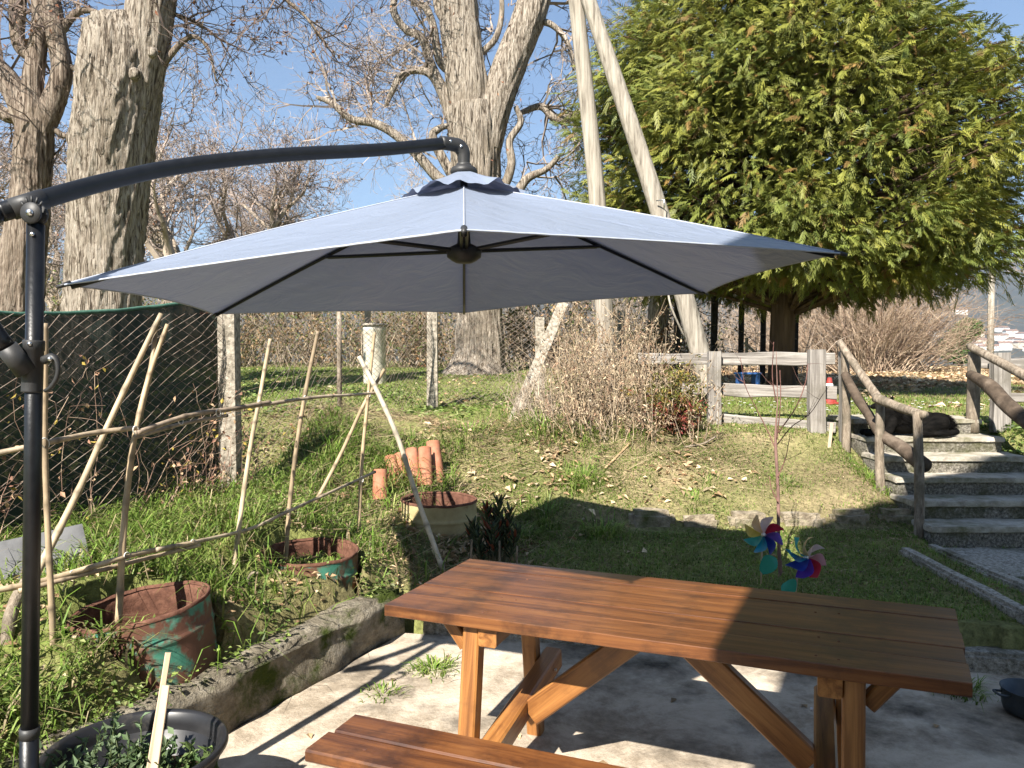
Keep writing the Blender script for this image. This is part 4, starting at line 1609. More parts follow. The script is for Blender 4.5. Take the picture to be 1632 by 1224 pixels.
    el = [Vector(W(0, 0, 2.49)), Vector(W(0, 0, 2.535)), Vector(W(-.004, 0, 2.565)), Vector(W(-.022, -.006, 2.589)), Vector(W(-.05, -.02, 2.594)), Vector(W(-.10, -.05, 2.594))]
    tube('elbow', el, [.025, .027, .030, .031, .030, .029], BLACKP, t, sides=18, n=24)
    v, f = lathe([(.026, 0), (.033, .004), (.033, .022), (.026, .026)], 20)
    MB().add(v + np.array(el[0]), f).build('collar', BLACKP, t, True)
    for q in (Vector(W(-.058, -.055, 2.598)), Vector(W(-.012, -.034, 2.582))):
        v, f = lathe([(0, .004), (.006, .003), (.007, 0)], 12)
        v = np.stack([v[:, 0], -v[:, 2], v[:, 1]], 1)
        MB().add(v + np.array(q), f).build('bolt', STEEL, t, True)
    # curved arm (px, py, depth) to the head of the pole, then out of frame and down to the lower joint
    e = el[-1]
    ap = [at(712, 238, 3.335), at(600, 239, 3.17), at(450, 247, 2.96), at(300, 263, 2.76), at(180, 287, 2.58), at(64, 319, 2.40), at(0, 339, 2.33)]
    ap[0] = e + Vector((.02, .01, 0))
    tube('arm', ap, [.0235, .0235, .024, .0245, .025, .026, .026], BLACKM, t, sides=20, n=70, squash=1.12)
    sl = at(72, 317, 2.405)
    sv = at(18, 334, 2.345)
    tube('arm_sleeve', [sv, sl], .0325, BLACKP, t, sides=20)
    back = [at(0, 339, 2.33), at(-60, 362, 2.27), at(-150, 408, 2.2), at(-210, 450, 2.16)]
    tube('arm_tail', back, .027, BLACKM, t, sides=16, n=20)
    # pole
    pt = at(57, 358, 2.36)
    pb = at(47, 1165, 2.36)
    pole_d = (pb - pt).normalized()
    ft = pt + pole_d * ((pt.z - .05) / -pole_d.z)
    tube('pole', [pt, pb], .0245, BLACKM, t, sides=24)
    tube('lower_pole', [pb, ft], .0268, BLACKM, t, sides=24)
    tube('pole_ring', [pb + pole_d * -.012, pb + pole_d * .02], .0285, BLACKP, t, sides=24)
    # head bracket: two cheeks with a bolt and moulded ribs
    h = at(55, 343, 2.345)
    for s_ in (-1, 1):
        v, f = lathe([(0, -.005), (.030, -.005), (.033, 0), (.030, .006), (0, .006)], 20)
        v = np.stack([v[:, 0], v[:, 2], v[:, 1]], 1) + np.array(h) + np.array([0, s_ * .017, .004])
        MB().add(v, f).build('bracket_cheek', BLACKP, t, True)
    v, f = lathe([(0, .006), (.009, .005), (.011, 0)], 14)
    v = np.stack([v[:, 0], -v[:, 2], v[:, 1]], 1) + np.array(h) + np.array([0, -.024, .004])
    MB().add(v, f).build('bolt', STEEL, t, True)
    for k in range(-2, 3):
        a_ = math.radians(90 + k * 24)
        p0 = h + Vector((math.cos(a_) * .028, -.012, .004 + math.sin(a_) * .028))
        p1 = h + Vector((math.cos(a_) * .055 + .004 * k, -.012, .004 + math.sin(a_) * .052))
        tube('bracket_rib', [p0, p1], .004, BLACKP, t, sides=6)
    v, f = lathe([(0, .004), (.006, .003), (.007, 0)], 12)
    v = np.stack([v[:, 0], -v[:, 2], v[:, 1]], 1)
    for (px, py, dd) in ((51, 373, 2.335), (47, 548, 2.33)):
        MB().add(v + np.array(at(px, py, dd)), f).build('bolt', STEEL, t, True)
    # sliding joint with the lower strut and crank lever
    j0, j1 = at(54, 542, 2.36), at(51, 625, 2.36)
    tube('joint_sleeve', [j0, j0 * .97 + j1 * .03, j0 * .8 + j1 * .2, j0 * .79 + j1 * .21, j1 * .97 + j0 * .03, j1], [.0285, .0305, .0305, .0285, .0295, .030], BLACKP, t, sides=24)
    s0, s1 = at(42, 592, 2.34), at(10, 553, 2.30)
    tube('strut_socket', [s0, s1], [.032, .030], BLACKP, t, sides=18)
    tube('lower_strut', [s1, at(-60, 478, 2.24), at(-215, 455, 2.16)], .026, BLACKM, t, sides=16, n=14)
    lv = [at(70, 574, 2.345), at(84, 570, 2.335), at(92, 582, 2.33), at(91, 600, 2.33), at(82, 616, 2.335), at(72, 623, 2.345)]
    tube('lever', lv, [.014, .013, .008, .007, .007, .006], BLACKP, t, sides=8, n=24)
    MB().add(v + np.array(at(79, 572, 2.315)), f).build('bolt', STEEL, t, True)
    # cross foot, below the frame
    for k in range(4):
        a_ = math.radians(25 + 90 * k)
        plank('foot_bar', (ft.x, ft.y, .03), (ft.x + math.cos(a_) * .5, ft.y + math.sin(a_) * .5, .03), .06, .05, BLACKM, t)


# ================================================================== TABLE AND BENCH
TU, TV = Vector((.931, -.366, 0)).normalized(), Vector((.366, .931, 0)).normalized()
T0 = Vector((-.472, 2.81, 0))


def tp(u, v, z):
    q = T0 + TU * u + TV * v
    return Vector((q.x, q.y, z))


def table():
    t = thing('picnic_table', 'long varnished wooden picnic table half in sun half in shade', 'table', tuple(tp(.95, .36, 0)))
    zt, th = .75, .042
    ws = [.158, .132, .15, .142, .136]
    v = 0.0
    for k, w_ in enumerate(ws):
        l0 = .027 * (v + w_ / 2) + [.002, 0, .003, -.002, .001][k]
        l1 = 1.886 + .09 * (v + w_ / 2) + [.002, -.002, .003, 0, .001][k]
        z = zt - th / 2 + random.uniform(-.002, .002)
        plank('plank', tp(l0, v + w_ / 2, z), tp(l1, v + w_ / 2, z), w_ - .0016, th, TABLE, t, wav=.010 if k == 0 else .0006, nseg=30, seed=k * 2.3 + 1, bev=.0022, skew=(.027, .09),
              wavside=-1 if k == 0 else 0)
        for u_ in (.37, .43, 1.49, 1.55):
            q = tp(u_ + random.uniform(-.01, .01), v + w_ * random.uniform(.3, .7), zt + .0005)
            a_, b_ = lathe([(0, .0010), (.004, .0008), (.005, -.001)], 10)
            MB().add(a_ + np.array(q), b_).build('screw', RUST, t, True)
        v += w_
    zb = zt - th
    for u in (.40, 1.52):
        plank('batten', tp(u + .001, -.0 + .03, zb - .036), tp(u + .001, .70, zb - .036), .07, .07, TLEG, t, bev=.006)
    plank('rail', tp(.03, .52, zb - .091), tp(1.86, .52, zb - .091), .045, .038, TLEG, t, bev=.005)
    plank('batten', tp(.055, .50, zb - .028), tp(.055, .70, zb - .028), .05, .055, TLEG, t, bev=.005)
    for u, s_ in ((.40, 1), (1.52, -1)):
        o = u - s_ * .068
        plank('leg', tp(o, -.015, 0.0), tp(o, .075, zb - .005), .064, .064, TLEG, t, up=TU, bev=.006)
        plank('leg', tp(o, .735, 0.0), tp(o, .625, zb - .005), .064, .064, TLEG, t, up=TU, bev=.006)
        p = u + s_ * .003
        plank('stretcher', tp(p, -.06, .235), tp(p, .77, .335), .075, .09, TLEG, t, bev=.008)
        plank('brace', tp(p + s_ * .045, .36, .27), tp(p + s_ * .50, .36, zb - .05), .05, .095, TLEG, t, bev=.006, skew=(0, 0))
        for q in (.06, .66):
            b = tp(p + s_ * .042, q, .26 + q * .1)
            MB().add(*tubev(np.array([tuple(b), tuple(b + TU * s_ * .008)]), .007, 8)).build('bolt', STEEL, t)
        # small angled supports at the leg tops
        plank('gusset', tp(o - s_ * .04, .10, zb - .10), tp(o - s_ * .11, .10, zb - .012), .05, .05, TLEG, t, bev=.005)
    # bench
    B0 = atz(568, 1137, .45)
    t = thing('bench', 'low varnished bench of two planks in front of the picnic table', 'bench', (B0.x, B0.y, 0))
    def bp(u, v, z):
        q = B0 + TU * u - TV * v
        return Vector((q.x, q.y, z))
    plank('plank', bp(0, .065, .43), bp(1.9, .065, .43), .128, .04, TABLE, t, wav=.002, nseg=20, seed=11, bev=.006)
    plank('plank', bp(-.012, .202, .43), bp(1.9, .202, .43), .128, .04, TABLE, t, wav=.004, nseg=20, seed=14, bev=.006)
    for u in (.35, 1.5):
        plank('batten', bp(u, .01, .385), bp(u, .26, .385), .06, .045, TLEG, t)
        plank('leg', bp(u, .04, 0), bp(u, .07, .362), .06, .06, TLEG, t, up=TU)
        plank('leg', bp(u, .235, 0), bp(u, .205, .362), .06, .06, TLEG, t, up=TU)
    q = bp(.16, .20, .4505)
    MB().add(*(lambda vf: (vf[0] + np.array(q), vf[1]))(lathe([(0, .0015), (.006, .001), (.007, 0)], 10))).build('screw', RUST, t)


# ================================================================== POTS, DRUMS, TILES
def drum(px, py, d, rad, hgt, m_out, label, tilt=(0, 0), sunk=.1, fill=.12):
    c = at(px, py, d)
    t = thing('drum_planter', label, 'planter', (c.x, c.y, c.z - hgt))
    n = 64
    pro = [(rad * .99, -hgt - sunk), (rad, -hgt * .62), (rad * 1.018, -hgt * .56), (rad * 1.018, -hgt * .52), (rad, -hgt * .46), (rad, -.02), (rad * 1.004, -.006), (rad * 1.004, 0)]
    pri = [(rad * 1.004, 0), (rad - .008, 0.0), (rad - .008, -hgt * .9)]
    Rm = Matrix.Rotation(tilt[0], 3, 'Y') @ Matrix.Rotation(tilt[1], 3, 'X')
    Rm = np.array(Rm)
    def place(v, amp=.004):
        a = np.arctan2(v[:, 1], v[:, 0])
        k = 1 + amp * 3 * np.sin(a * 2 + px) + amp * fbm(np.cos(a) * 4 + px, np.sin(a) * 4, v[:, 2] * 6) * 2
        v = v.copy()
        v[:, :2] *= k[:, None]
        v[:, 2] += .006 * fbm(np.cos(a) * 5 + px, np.sin(a) * 5, 1.0) * (v[:, 2] > -.03)
        return v @ Rm.T + np.array(c)
    # finer rings
    def dens(p, k=5):
        p = np.array(p)
        o = []
        for i in range(len(p) - 1):
            for q in range(k):
                o.append(p[i] + (p[i + 1] - p[i]) * q / k)
        o.append(p[-1])
        return o
    v, f = lathe(dens(pro), n)
    sh = MB().add(place(v), f).build('shell', m_out, t, True)
    v, f = lathe(dens(pri), n)
    MB().add(place(v), f[:, ::-1]).build('lining', RUST, t, True)
    v, f = lathe([(rad * 1.012, -.012), (rad * 1.016, .004), (rad - .004, .006), (rad - .012, -.008)], n)
    MB().add(place(v), f).build('rim', RUST, t, True)
    v, f = lathe([(.001, -fill + .01), (rad * .4, -fill + .005), (rad * .8, -fill - .01), (rad - .009, -fill - .02)], 40)
    v[:, 2] += .03 * fbm(v[:, 0] * 9, v[:, 1] * 9, 2.0)
    MB().add(place(v), f).build('soil', SOIL, t, True)
    return t, c


def drums():
    t, c = drum(225, 963, 3.45, .293, .22, TEAL, 'tilted rusty half drum with flaking teal paint nearest the patio', tilt=(R(-7), R(2)), fill=.19)
    t2, c2 = drum(495, 878, 4.62, .285, .21, TEAL, 'rusty half drum with teal paint standing in the tall grass', tilt=(R(1), R(2)), fill=.09)
    t3, c3 = drum(700, 795, 5.83, .285, .24, YELLOWD, 'faded yellow rusty half drum by the roof tiles', tilt=(R(1), R(1)), fill=.14)
    return c, c2, c3


def plant_pot():
    c = at(216, 1198, 2.52)
    t = thing('plant_pot', 'large round black plastic pot with leafy plants at the patio edge', 'pot', (c.x, c.y, 0))
    h = c.z
    pr = [(.0, 0), (.18, 0), (.19, .01), (.25, h - .05), (.265, h - .045), (.27, h - .012), (.282, h + .004), (.287, h - .006), (.291, h), (.288, h + .014), (.277, h + .018),
          (.263, h + .008), (.257, h - .03), (.238, h - .16), (.0, h - .16)]
    v, f = lathe(pr, 72)
    v = v + np.array([c.x, c.y, 0])
    MB().add(v, f).build('tub', POTP, t, True)
    v, f = lathe([(0.001, h - .11), (.12, h - .115), (.242, h - .13)], 40)
    v[:, 2] += .02 * fbm(v[:, 0] * 9, v[:, 1] * 9)
    MB().add(v + np.array([c.x, c.y, 0]), f).build('soil', SOIL, t, True)
    # leafy plant: lobed leaves in two tufts
    r = np.random.default_rng(3)
    pos, ax, nm, ln, wd, cl = [], [], [], [], [], []
    P0, P1 = [], []
    for (ox, oy, hh, ns, cols) in ((-.09, -.02, .17, 26, [(.10, .15, .075), (.14, .19, .10), (.075, .12, .05)]), (.13, .0, .11, 16, [(.11, .17, .05), (.15, .21, .07)]),
                                   (.02, .10, .10, 14, [(.10, .16, .06), (.07, .12, .045)]), (-.02, -.14, .09, 14, [(.12, .17, .08), (.16, .21, .11)])):
        for s in range(ns):
            b = np.array([c.x + ox + r.normal(0, .05), c.y + oy + r.normal(0, .04), h - .12])
            dd = nrm(np.array([[r.normal(0, .55), r.normal(0, .55), 1.0]]))[0]
            L = hh * r.uniform(.7, 1.4)
            P0.append(b)
            P1.append(b + dd * L)
            for q in range(16):
                tt = .25 + .75 * q / 15
                p = b + dd * L * tt
                a = nrm((dd * .3 + rdir(1, r)[0] + np.array([0, 0, .25]))[None])[0]
                pos.append(p)
                ax.append(a)
                nm.append(nrm((np.array([0, 0, 1.]) + r.normal(0, .4, 3))[None])[0])
                ln.append(r.uniform(.02, .045))
                wd.append(r.uniform(.012, .022))
                cl.append(np.array(cols[r.integers(0, len(cols))]) * r.uniform(.75, 1.3))
    v, f, cc = leaves(np.array(pos), np.array(ax), np.array(nm), np.array(ln), np.array(wd), np.array(cl))
    mb = MB().add(v, f, cc)
    v, f = sticks(np.array(P0), np.array(P1), np.full(len(P0), .003), np.full(len(P0), .0015), 4)
    mb.add(v, f, np.array([.10, .13, .05]))
    mb.build('plants', LEAF, t)
    s = thing('wooden_stake', 'split wooden stake stuck in the black plastic pot', 'stake', (c.x + .03, c.y - .02, h - .12))
    a, b = at(234, 1232, 2.45), at(268, 1040, 2.56)
    a.z -= .04
    plank('slat', a, b, .020, .012, STAKE, s, up=(.5, -1, 0), wav=.002, nseg=8, seed=2)
    a2, b2 = at(244, 1225, 2.43), at(265, 1092, 2.5)
    plank('slat', a2 - Vector((0, .0, .03)), b2, .026, .009, STAKE, s, up=(-.2, -1, 0), wav=.002, nseg=8, seed=5)


def roof_tiles():
    def tile(name, base, top, r0, r1, label, face):
        b, tpv = Vector(base), Vector(top)
        x = (tpv - b).normalized()
        L = (tpv - b).length
        n, m = 8, 22
        V = []
        for lay, dr in ((0, 0), (1, -.013)):
            for i in range(n + 1):
                u = i / n
                rr = r0 + (r1 - r0) * u + dr
                for j in range(m + 1):
                    a = math.pi * (j / m) * .94 + .1
                    V.append((u * L, rr * math.cos(a), rr * math.sin(a)))
        V = np.array(V)
        k = (n + 1) * (m + 1)
        F = []
        w_ = m + 1
        for i in range(n):
            for j in range(m):
                q = (i * w_ + j, (i + 1) * w_ + j, (i + 1) * w_ + j + 1, i * w_ + j + 1)
                F.append(q)
                F.append(tuple(k + e for e in q[::-1]))
            for j in (0, m):
                q = (i * w_ + j, (i + 1) * w_ + j, k + (i + 1) * w_ + j, k + i * w_ + j)
                F.append(q)
        for j in range(m):
            for i in (0, n):
                F.append((i * w_ + j, i * w_ + j + 1, k + i * w_ + j + 1, k + i * w_ + j))
        z = Vector(face)
        y = z.cross(x).normalized()
        z = x.cross(y)
        Mt = np.array([[x.x, y.x, z.x], [x.y, y.y, z.y], [x.z, y.z, z.z]])
        V = V @ Mt.T + np.array(b)
        o = MB().add(V, np.array(F)).build('roof_tile', TERRA)
        tag(o, label, 'roof tile', 'terracotta roof tiles stood by the yellow drum')
    d = 6.35
    defs = [((606, 786, 6.05), (606, 748, 6.1), .062, .055, 'short broken terracotta tile standing apart in front, leftmost of the stack'),
            ((632, 776, 6.3), (622, 728, 6.45), .056, .05, 'terracotta roof tile tilted left beside the broken one'),
            ((645, 772, 6.35), (637, 724, 6.5), .056, .05, 'terracotta roof tile third from the left of the stack'),
            ((661, 768, 6.35), (656, 716, 6.5), .06, .052, 'terracotta roof tile behind the top of the white cane'),
            ((679, 766, 6.35), (677, 714, 6.48), .06, .054, 'terracotta roof tile second from the right of the stack'),
            ((697, 762, 6.5), (690, 704, 6.62), .066, .058, 'tallest terracotta roof tile at the right end of the stack')]
    for (a, b, r0, r1, lab) in defs:
        pa, pb = at(*a), at(*b)
        pa.z -= .05
        tile('roof_tile', pa, pb, r0, r1, lab, (.1, -1, .15))


def slab():
    t = MB()
    P = [at(-70, 880, 3.62), at(130, 836, 3.98), at(164, 990, 3.86), at(-70, 1016, 3.48)]
    n = (P[1] - P[0]).cross(P[3] - P[0]).normalized() * .018
    V = [tuple(p) for p in P] + [tuple(p - n) for p in P]
    t.add(V, np.array([(0, 1, 2, 3), (7, 6, 5, 4), (0, 4, 5, 1), (1, 5, 6, 2), (2, 6, 7, 3), (3, 7, 4, 0)]))
    o = t.build('stone_slab', MARBLE)
    tag(o, 'pale marbled slab leaning against the fence behind the umbrella pole', 'slab')


def concrete_pipe():
    c = at(597, 600, 12.2)
    z0 = fz(c.x, c.y) - .1
    zt = at(597, 517, 12.2).z
    t = thing('vent_pipe', 'cream cylinder with a capped top standing on the lawn', 'pipe', (c.x, c.y, z0))
    v, f = lathe([(.175, z0), (.178, zt - .12), (.19, zt - .10), (.19, zt - .04), (.17, zt - .03), (0, zt - .03)], 32)
    MB().add(v + np.array([c.x, c.y, 0]), f).build('barrel', PIPEC, t, True)
    v, f = lathe([(0, zt - .028), (.215, zt - .028), (.22, zt - .01), (.2, zt + .01), (.1, zt + .02), (0, zt + .025)], 32)
    MB().add(v + np.array([c.x, c.y, 0]), f).build('cap', POSTC, t, True)
    tube('rod', [at(586, 520, 12.4), at(586, 470, 12.4)], .05, POLEW, t, sides=8)


def dark_bowl():
    c = at(1641, 1106, 3.55)
    t = thing('cooking_pot', 'dark metal pot on the shaded patio at the right edge', 'pot', (c.x, c.y, 0))
    h = .115
    m_ = mat('dull_metal', [(.3, (.05, .06, .07)), (.7, (.10, .115, .13))], scale=8, rough=.45, bump=.1, metal=.5)
    v, f = lathe([(0, .003), (.085, .003), (.105, .012), (.113, .04), (.116, h), (.121, h + .004), (.121, h), (.11, h - .006), (.106, .02), (0, .02)], 40)
    MB().add(v + np.array([c.x, c.y, 0]), f).build('vessel', m_, t, True)
    hh = h - .02
    tube('handle', [(c.x - .113, c.y - .03, hh), (c.x - .15, c.y - .03, hh + .004), (c.x - .155, c.y, hh + .004), (c.x - .15, c.y + .03, hh + .004), (c.x - .113, c.y + .03, hh)], .006, m_, t, sides=8, n=16)


# ================================================================== CANES
CCOL = [(.38, .285, .175), (.31, .235, .15), (.42, .335, .22)]


def cane_mesh(pts, r0, r1, colr, seed, node=.20):
    P = np.asarray([tuple(p) for p in pts], float)
    L = np.linalg.norm(np.diff(P, axis=0), axis=1).sum()
    n = max(24, int(L / .022))
    Q = spline(P, n)
    s = np.linspace(0, L, n)
    ph = (s + seed * .37) % node
    nd = np.exp(-((ph - node / 2) / .012) ** 2)
    rad = (r0 + (r1 - r0) * s / L) * (1 + .22 * nd) * (1 + .05 * fbm(s * 6, seed + 0 * s))
    Q = Q + .010 * np.stack([fbm(s * 1.5, seed + k * 9 + 0 * s, 0, 2) for k in range(3)], 1) * np.sin(np.pi * s / L)[:, None]
    v, f = tubev(Q, rad, 9)
    c = np.asarray(colr)[None] * (1 + .45 * fbm(s * 3.5, seed * 3 + 0 * s))[:, None] * (1 - .6 * nd)[:, None]
    return v, f, np.repeat(c, 9, 0)


def cane(name, pts, r0, r1, parent, seed, colr=None):
    mb = MB()
    mb.add(*cane_mesh(pts, r0, r1, colr if colr is not None else CCOL[int(seed) % 3], seed))
    return mb.build(name, CANE, parent, True)


def trellis():
    t = thing('cane_trellis', 'trellis of tied bamboo canes standing in the drums and grass', 'trellis', tuple(at(370, 950, 4.2)))
    up = [([(72, 515, 3.15), (72, 690, 3.15), (80, 900, 3.12), (86, 1062, 3.1)], .0115, .0125, 1),
          ([(257, 500, 3.75), (180, 660, 3.6), (120, 790, 3.48), (75, 882, 3.38), (52, 925, 3.3)], .012, .0185, 2),
          ([(267, 517, 3.72), (238, 600, 3.66), (217, 690, 3.55), (203, 790, 3.5), (194, 890, 3.44), (189, 992, 3.42)], .010, .0165, 0),
          ([(249, 515, 3.78), (240, 590, 3.7), (222, 665, 3.62)], .010, .014, 4),
          ([(431, 540, 4.5), (418, 610, 4.46), (402, 690, 4.4), (388, 790, 4.35), (367, 955, 4.22)], .011, .014, 1),
          ([(507, 528, 4.75), (490, 610, 4.72), (475, 700, 4.68), (462, 800, 4.64), (455, 895, 4.62)], .012, .014, 3),
          ([(597, 530, 5.35), (588, 620, 5.32), (578, 720, 5.3), (571, 862, 5.25)], .011, .013, 5),
          ([(572, 568, 5.30), (600, 622, 5.28), (634, 700, 5.24), (664, 790, 5.2), (706, 908, 5.05)], .0165, .0175, 8),
          ([(613, 588, 5.42), (580, 645, 5.40), (545, 720, 5.38), (503, 800, 5.3)], .012, .014, 7)]
    for k, (p, a, b, s) in enumerate(up):
        c = (.46, .40, .305) if k == 7 else None
        cane('cane', [at(*q) for q in p], a, b, t, s + k * .31, c)
    cr = [([(-30, 728, 3.05), (75, 705, 3.17), (150, 690, 3.4), (217, 682, 3.52)], .011, .012, 3, (.33, .26, .18)),
          ([(218, 690, 3.5), (300, 662, 3.85), (370, 652, 4.15), (430, 641, 4.42)], .0135, .012, 5, (.27, .21, .155)),
          ([(215, 697, 3.53), (290, 675, 3.84), (362, 662, 4.1)], .010, .009, 6, (.31, .25, .19)),
          ([(400, 648, 4.3), (500, 634, 4.72), (560, 630, 5.05), (606, 625, 5.38)], .011, .009, 9, (.36, .29, .21)),
          ([(-30, 946, 3.0), (60, 928, 3.15), (140, 905, 3.3), (215, 883, 3.5), (312, 865, 3.9)], .0125, .012, 12, (.40, .31, .20)),
          ([(30, 942, 3.08), (120, 918, 3.26), (230, 890, 3.58), (318, 869, 3.92)], .011, .010, 13, (.36, .28, .19)),
          ([(250, 876, 3.6), (340, 857, 4.1), (400, 842, 4.4), (460, 815, 4.6), (520, 788, 4.9), (598, 752, 5.28)], .011, .009, 15, (.37, .30, .21))]
    for p, a, b, s, c in cr:
        cane('crossbar', [at(*q) for q in p], a, b, t, s * 1.3, c)
    for (px, py, d) in [(72, 706, 3.14), (217, 686, 3.5), (288, 670, 3.82), (348, 658, 4.03), (415, 644, 4.4), (487, 636, 4.7), (588, 628, 5.3), (203, 887, 3.45), (308, 866, 3.88), (380, 850, 4.33), (459, 816, 4.6), (577, 764, 5.25), (117, 916, 3.25)]:
        c = at(px, py, d)
        a = np.linspace(0, 2 * math.pi, 15)
        pts = np.stack([c.x + .005 * np.cos(a), c.y + .019 * np.cos(a + .4), c.z + .021 * np.sin(a)], 1)
        tube('tie', pts, .0025, TIE, t, sides=5)
    # thin plant sticks and the weathered branch
    o = tube('broken_branch', [at(40, 925, 3.28), at(22, 965, 3.2), at(12, 1010, 3.12), at(8, 1088, 3.08)], [.018, .026, .024, .012], LOGW, None, sides=10, n=24, rough=.15, seed=5)
    tag(o, 'weathered broken branch propped in the weeds at the left edge', 'branch')
    g = G(330, 960)
    o = tube('iron_hook', [at(397, 955, 4.05), at(396, 925, 4.05), at(402, 914, 4.05), at(412, 913, 4.05)], .008, LOGW, None, sides=8, n=14)
    tag(o, 'short bent stake sticking out of the grass behind the low wall', 'stake')


# ================================================================== SMALL THINGS
def pinwheel(c, foot, rad, yaw, cols, label, leaf_at, leaf_dir):
    c, foot = Vector(c), Vector(foot)
    t = thing('pinwheel', label, 'pinwheel', tuple(foot))
    tube('stick', [foot - Vector((0, 0, .1)), c + Vector((0, .02, 0))], .006, STAKE, t, sides=8)
    Rz = Matrix.Rotation(yaw, 3, 'Z') @ Matrix.Rotation(R(-12), 3, 'X')
    n = len(cols)
    for k, cc in enumerate(cols):
        a0 = 2 * math.pi * k / n + .3
        m_ = MATS.get('petal_%s' % (cc,)) or mat('petal_%s' % (cc,), [(.3, tuple(q * .85 for q in cc)), (.7, cc)], scale=6, rough=.4, bump=0, trans=.3)
        n0, n1 = 8, 7
        V = []
        for i in range(n0):
            u = i / (n0 - 1)
            for j in range(n1):
                v = j / (n1 - 1)
                # curled blade: one edge flat, the other folded forward to the hub
                wv = rad * (.44 * math.sin(math.pi * min(1, .05 + u * .90)) ** 1.1)
                r_ = rad * (.06 + .94 * u)
                side = wv * v
                dep = -rad * (.62 * v * v + .12 * u * v) * (1 - .3 * u)
                x = r_ * math.cos(a0) - side * math.sin(a0)
                y = r_ * math.sin(a0) + side * math.cos(a0)
                V.append(Rz @ Vector((x, dep - .01, y)) + c)
        i, j = np.meshgrid(np.arange(n0 - 1), np.arange(n1 - 1), indexing='ij')
        f = np.stack([i * n1 + j, i * n1 + j + 1, (i + 1) * n1 + j + 1, (i + 1) * n1 + j], -1).reshape(-1, 4)
        MB().add([tuple(p) for p in V], f).build('petal', m_, t, True)
    q = Rz @ Vector((0, -rad * .42, 0)) + c
    v, f = lathe([(0, .012), (.012, .010), (.016, 0), (.012, -.01), (0, -.012)], 14)
    MB().add(v + np.array(q), f).build('hub', CONEW, t, True)
    m_ = MATS.get('petal_leaf') or mat('petal_leaf', [(.3, (.03, .26, .20)), (.7, (.05, .34, .27))], scale=6, rough=.45, bump=0, trans=.3)
    la, ld = Vector(leaf_at), Vector(leaf_dir)
    up = Vector((0, 0, 1))
    V = []
    sd_ = ld.normalized()
    for i in range(9):
        u = i / 8
        w_ = .055 * math.sin(math.pi * (.06 + .92 * u)) ** .7
        for s_ in (-1, 1):
            p = la + ld * u + Vector((0, -.02 * math.sin(u * 3), .02 * math.sin(u * 3.1))) + (up * .8 - sd_ * .5).normalized() * w_ * s_
            V.append(tuple(p))
    F = [(2 * i, 2 * i + 1, 2 * i + 3, 2 * i + 2) for i in range(8)]
    MB().add(V, np.array(F)).build('leaf', m_, t, True)


def pinwheels():
    Y, O, W_, Rd, Pu, Bl, Cy, Gn = (.72, .55, .10), (.75, .50, .25), (.72, .62, .62), (.50, .03, .07), (.20, .12, .55), (.03, .06, .38), (.02, .36, .62), (.05, .40, .36)
    f = G(1212, 936)
    c = at(1217, 852, f.y)
    pinwheel(c, f, .125, R(-18), [Rd, W_, O, Y, Gn, Cy, Bl, Pu], 'bright sunlit pinwheel with a pale blue lower petal beside the sapling', at(1213, 912, f.y - .01), (at(1237, 890, f.y - .02) - at(1213, 912, f.y - .01)))
    f = G(1264, 962)
    c = at(1276, 888, f.y)
    pinwheel(c, f, .125, R(15), [W_, O, Gn, (.02, .22, .40), Bl, (.10, .04, .42), Rd, (.62, .36, .42)], 'pinwheel in the shade with purple and red petals', at(1266, 945, f.y - .01), (at(1246, 932, f.y - .02) - at(1266, 945, f.y - .01)))


def sapling():
    r = np.random.default_rng(15)
    b = G(1244, 915)
    t = thing('sapling', 'slender leafless sapling with reddish twigs beside the pinwheels', 'tree', tuple(b))
    d = b.y
    main = [(1244, 918), (1241, 860), (1240, 780), (1236, 700), (1239, 640), (1237, 560)]
    Q = spline([(*at(px, py, d), w_) for (px, py), w_ in zip(main, (.014, .012, .011, .009, .004, .002))], 60)
    mb = MB()
    v, f = tubev(Q[:, :3], Q[:, 3], 8, rough=.1)
    mb.add(v, f, np.array([.20, .12, .10]))
    tws = [[(1238, 720), (1225, 690), (1205, 650), (1188, 615), (1180, 570)], [(1239, 708), (1262, 680), (1290, 660), (1312, 628)], [(1240, 690), (1268, 650), (1283, 612), (1288, 580)],
           [(1240, 760), (1252, 730), (1258, 700)], [(1237, 640), (1231, 600), (1233, 545)], [(1238, 700), (1244, 640), (1243, 590)], [(1240, 800), (1230, 780), (1226, 760)]]
    for k, p in enumerate(tws):
        q = spline([(*at(px, py, d + .05 * math.sin(k * 2 + i)), .0034 * (1 - i / len(p)) + .0012) for i, (px, py) in enumerate(p)], 24)
        v, f = tubev(q[:, :3], q[:, 3], 5)
        mb.add(v, f, np.array([.17, .085, .07]))
        tw = twigs_from(q, 4, .16, .8, r, [dict(n=3, w=.1, up=.05, c=0)], tlo=.2, rmax=.002)
        v, f = sticks(*tw[:4], 3)
        mb.add(v, f, np.array([.16, .085, .07]))
    mb.build('stem', TWIG, t, True)


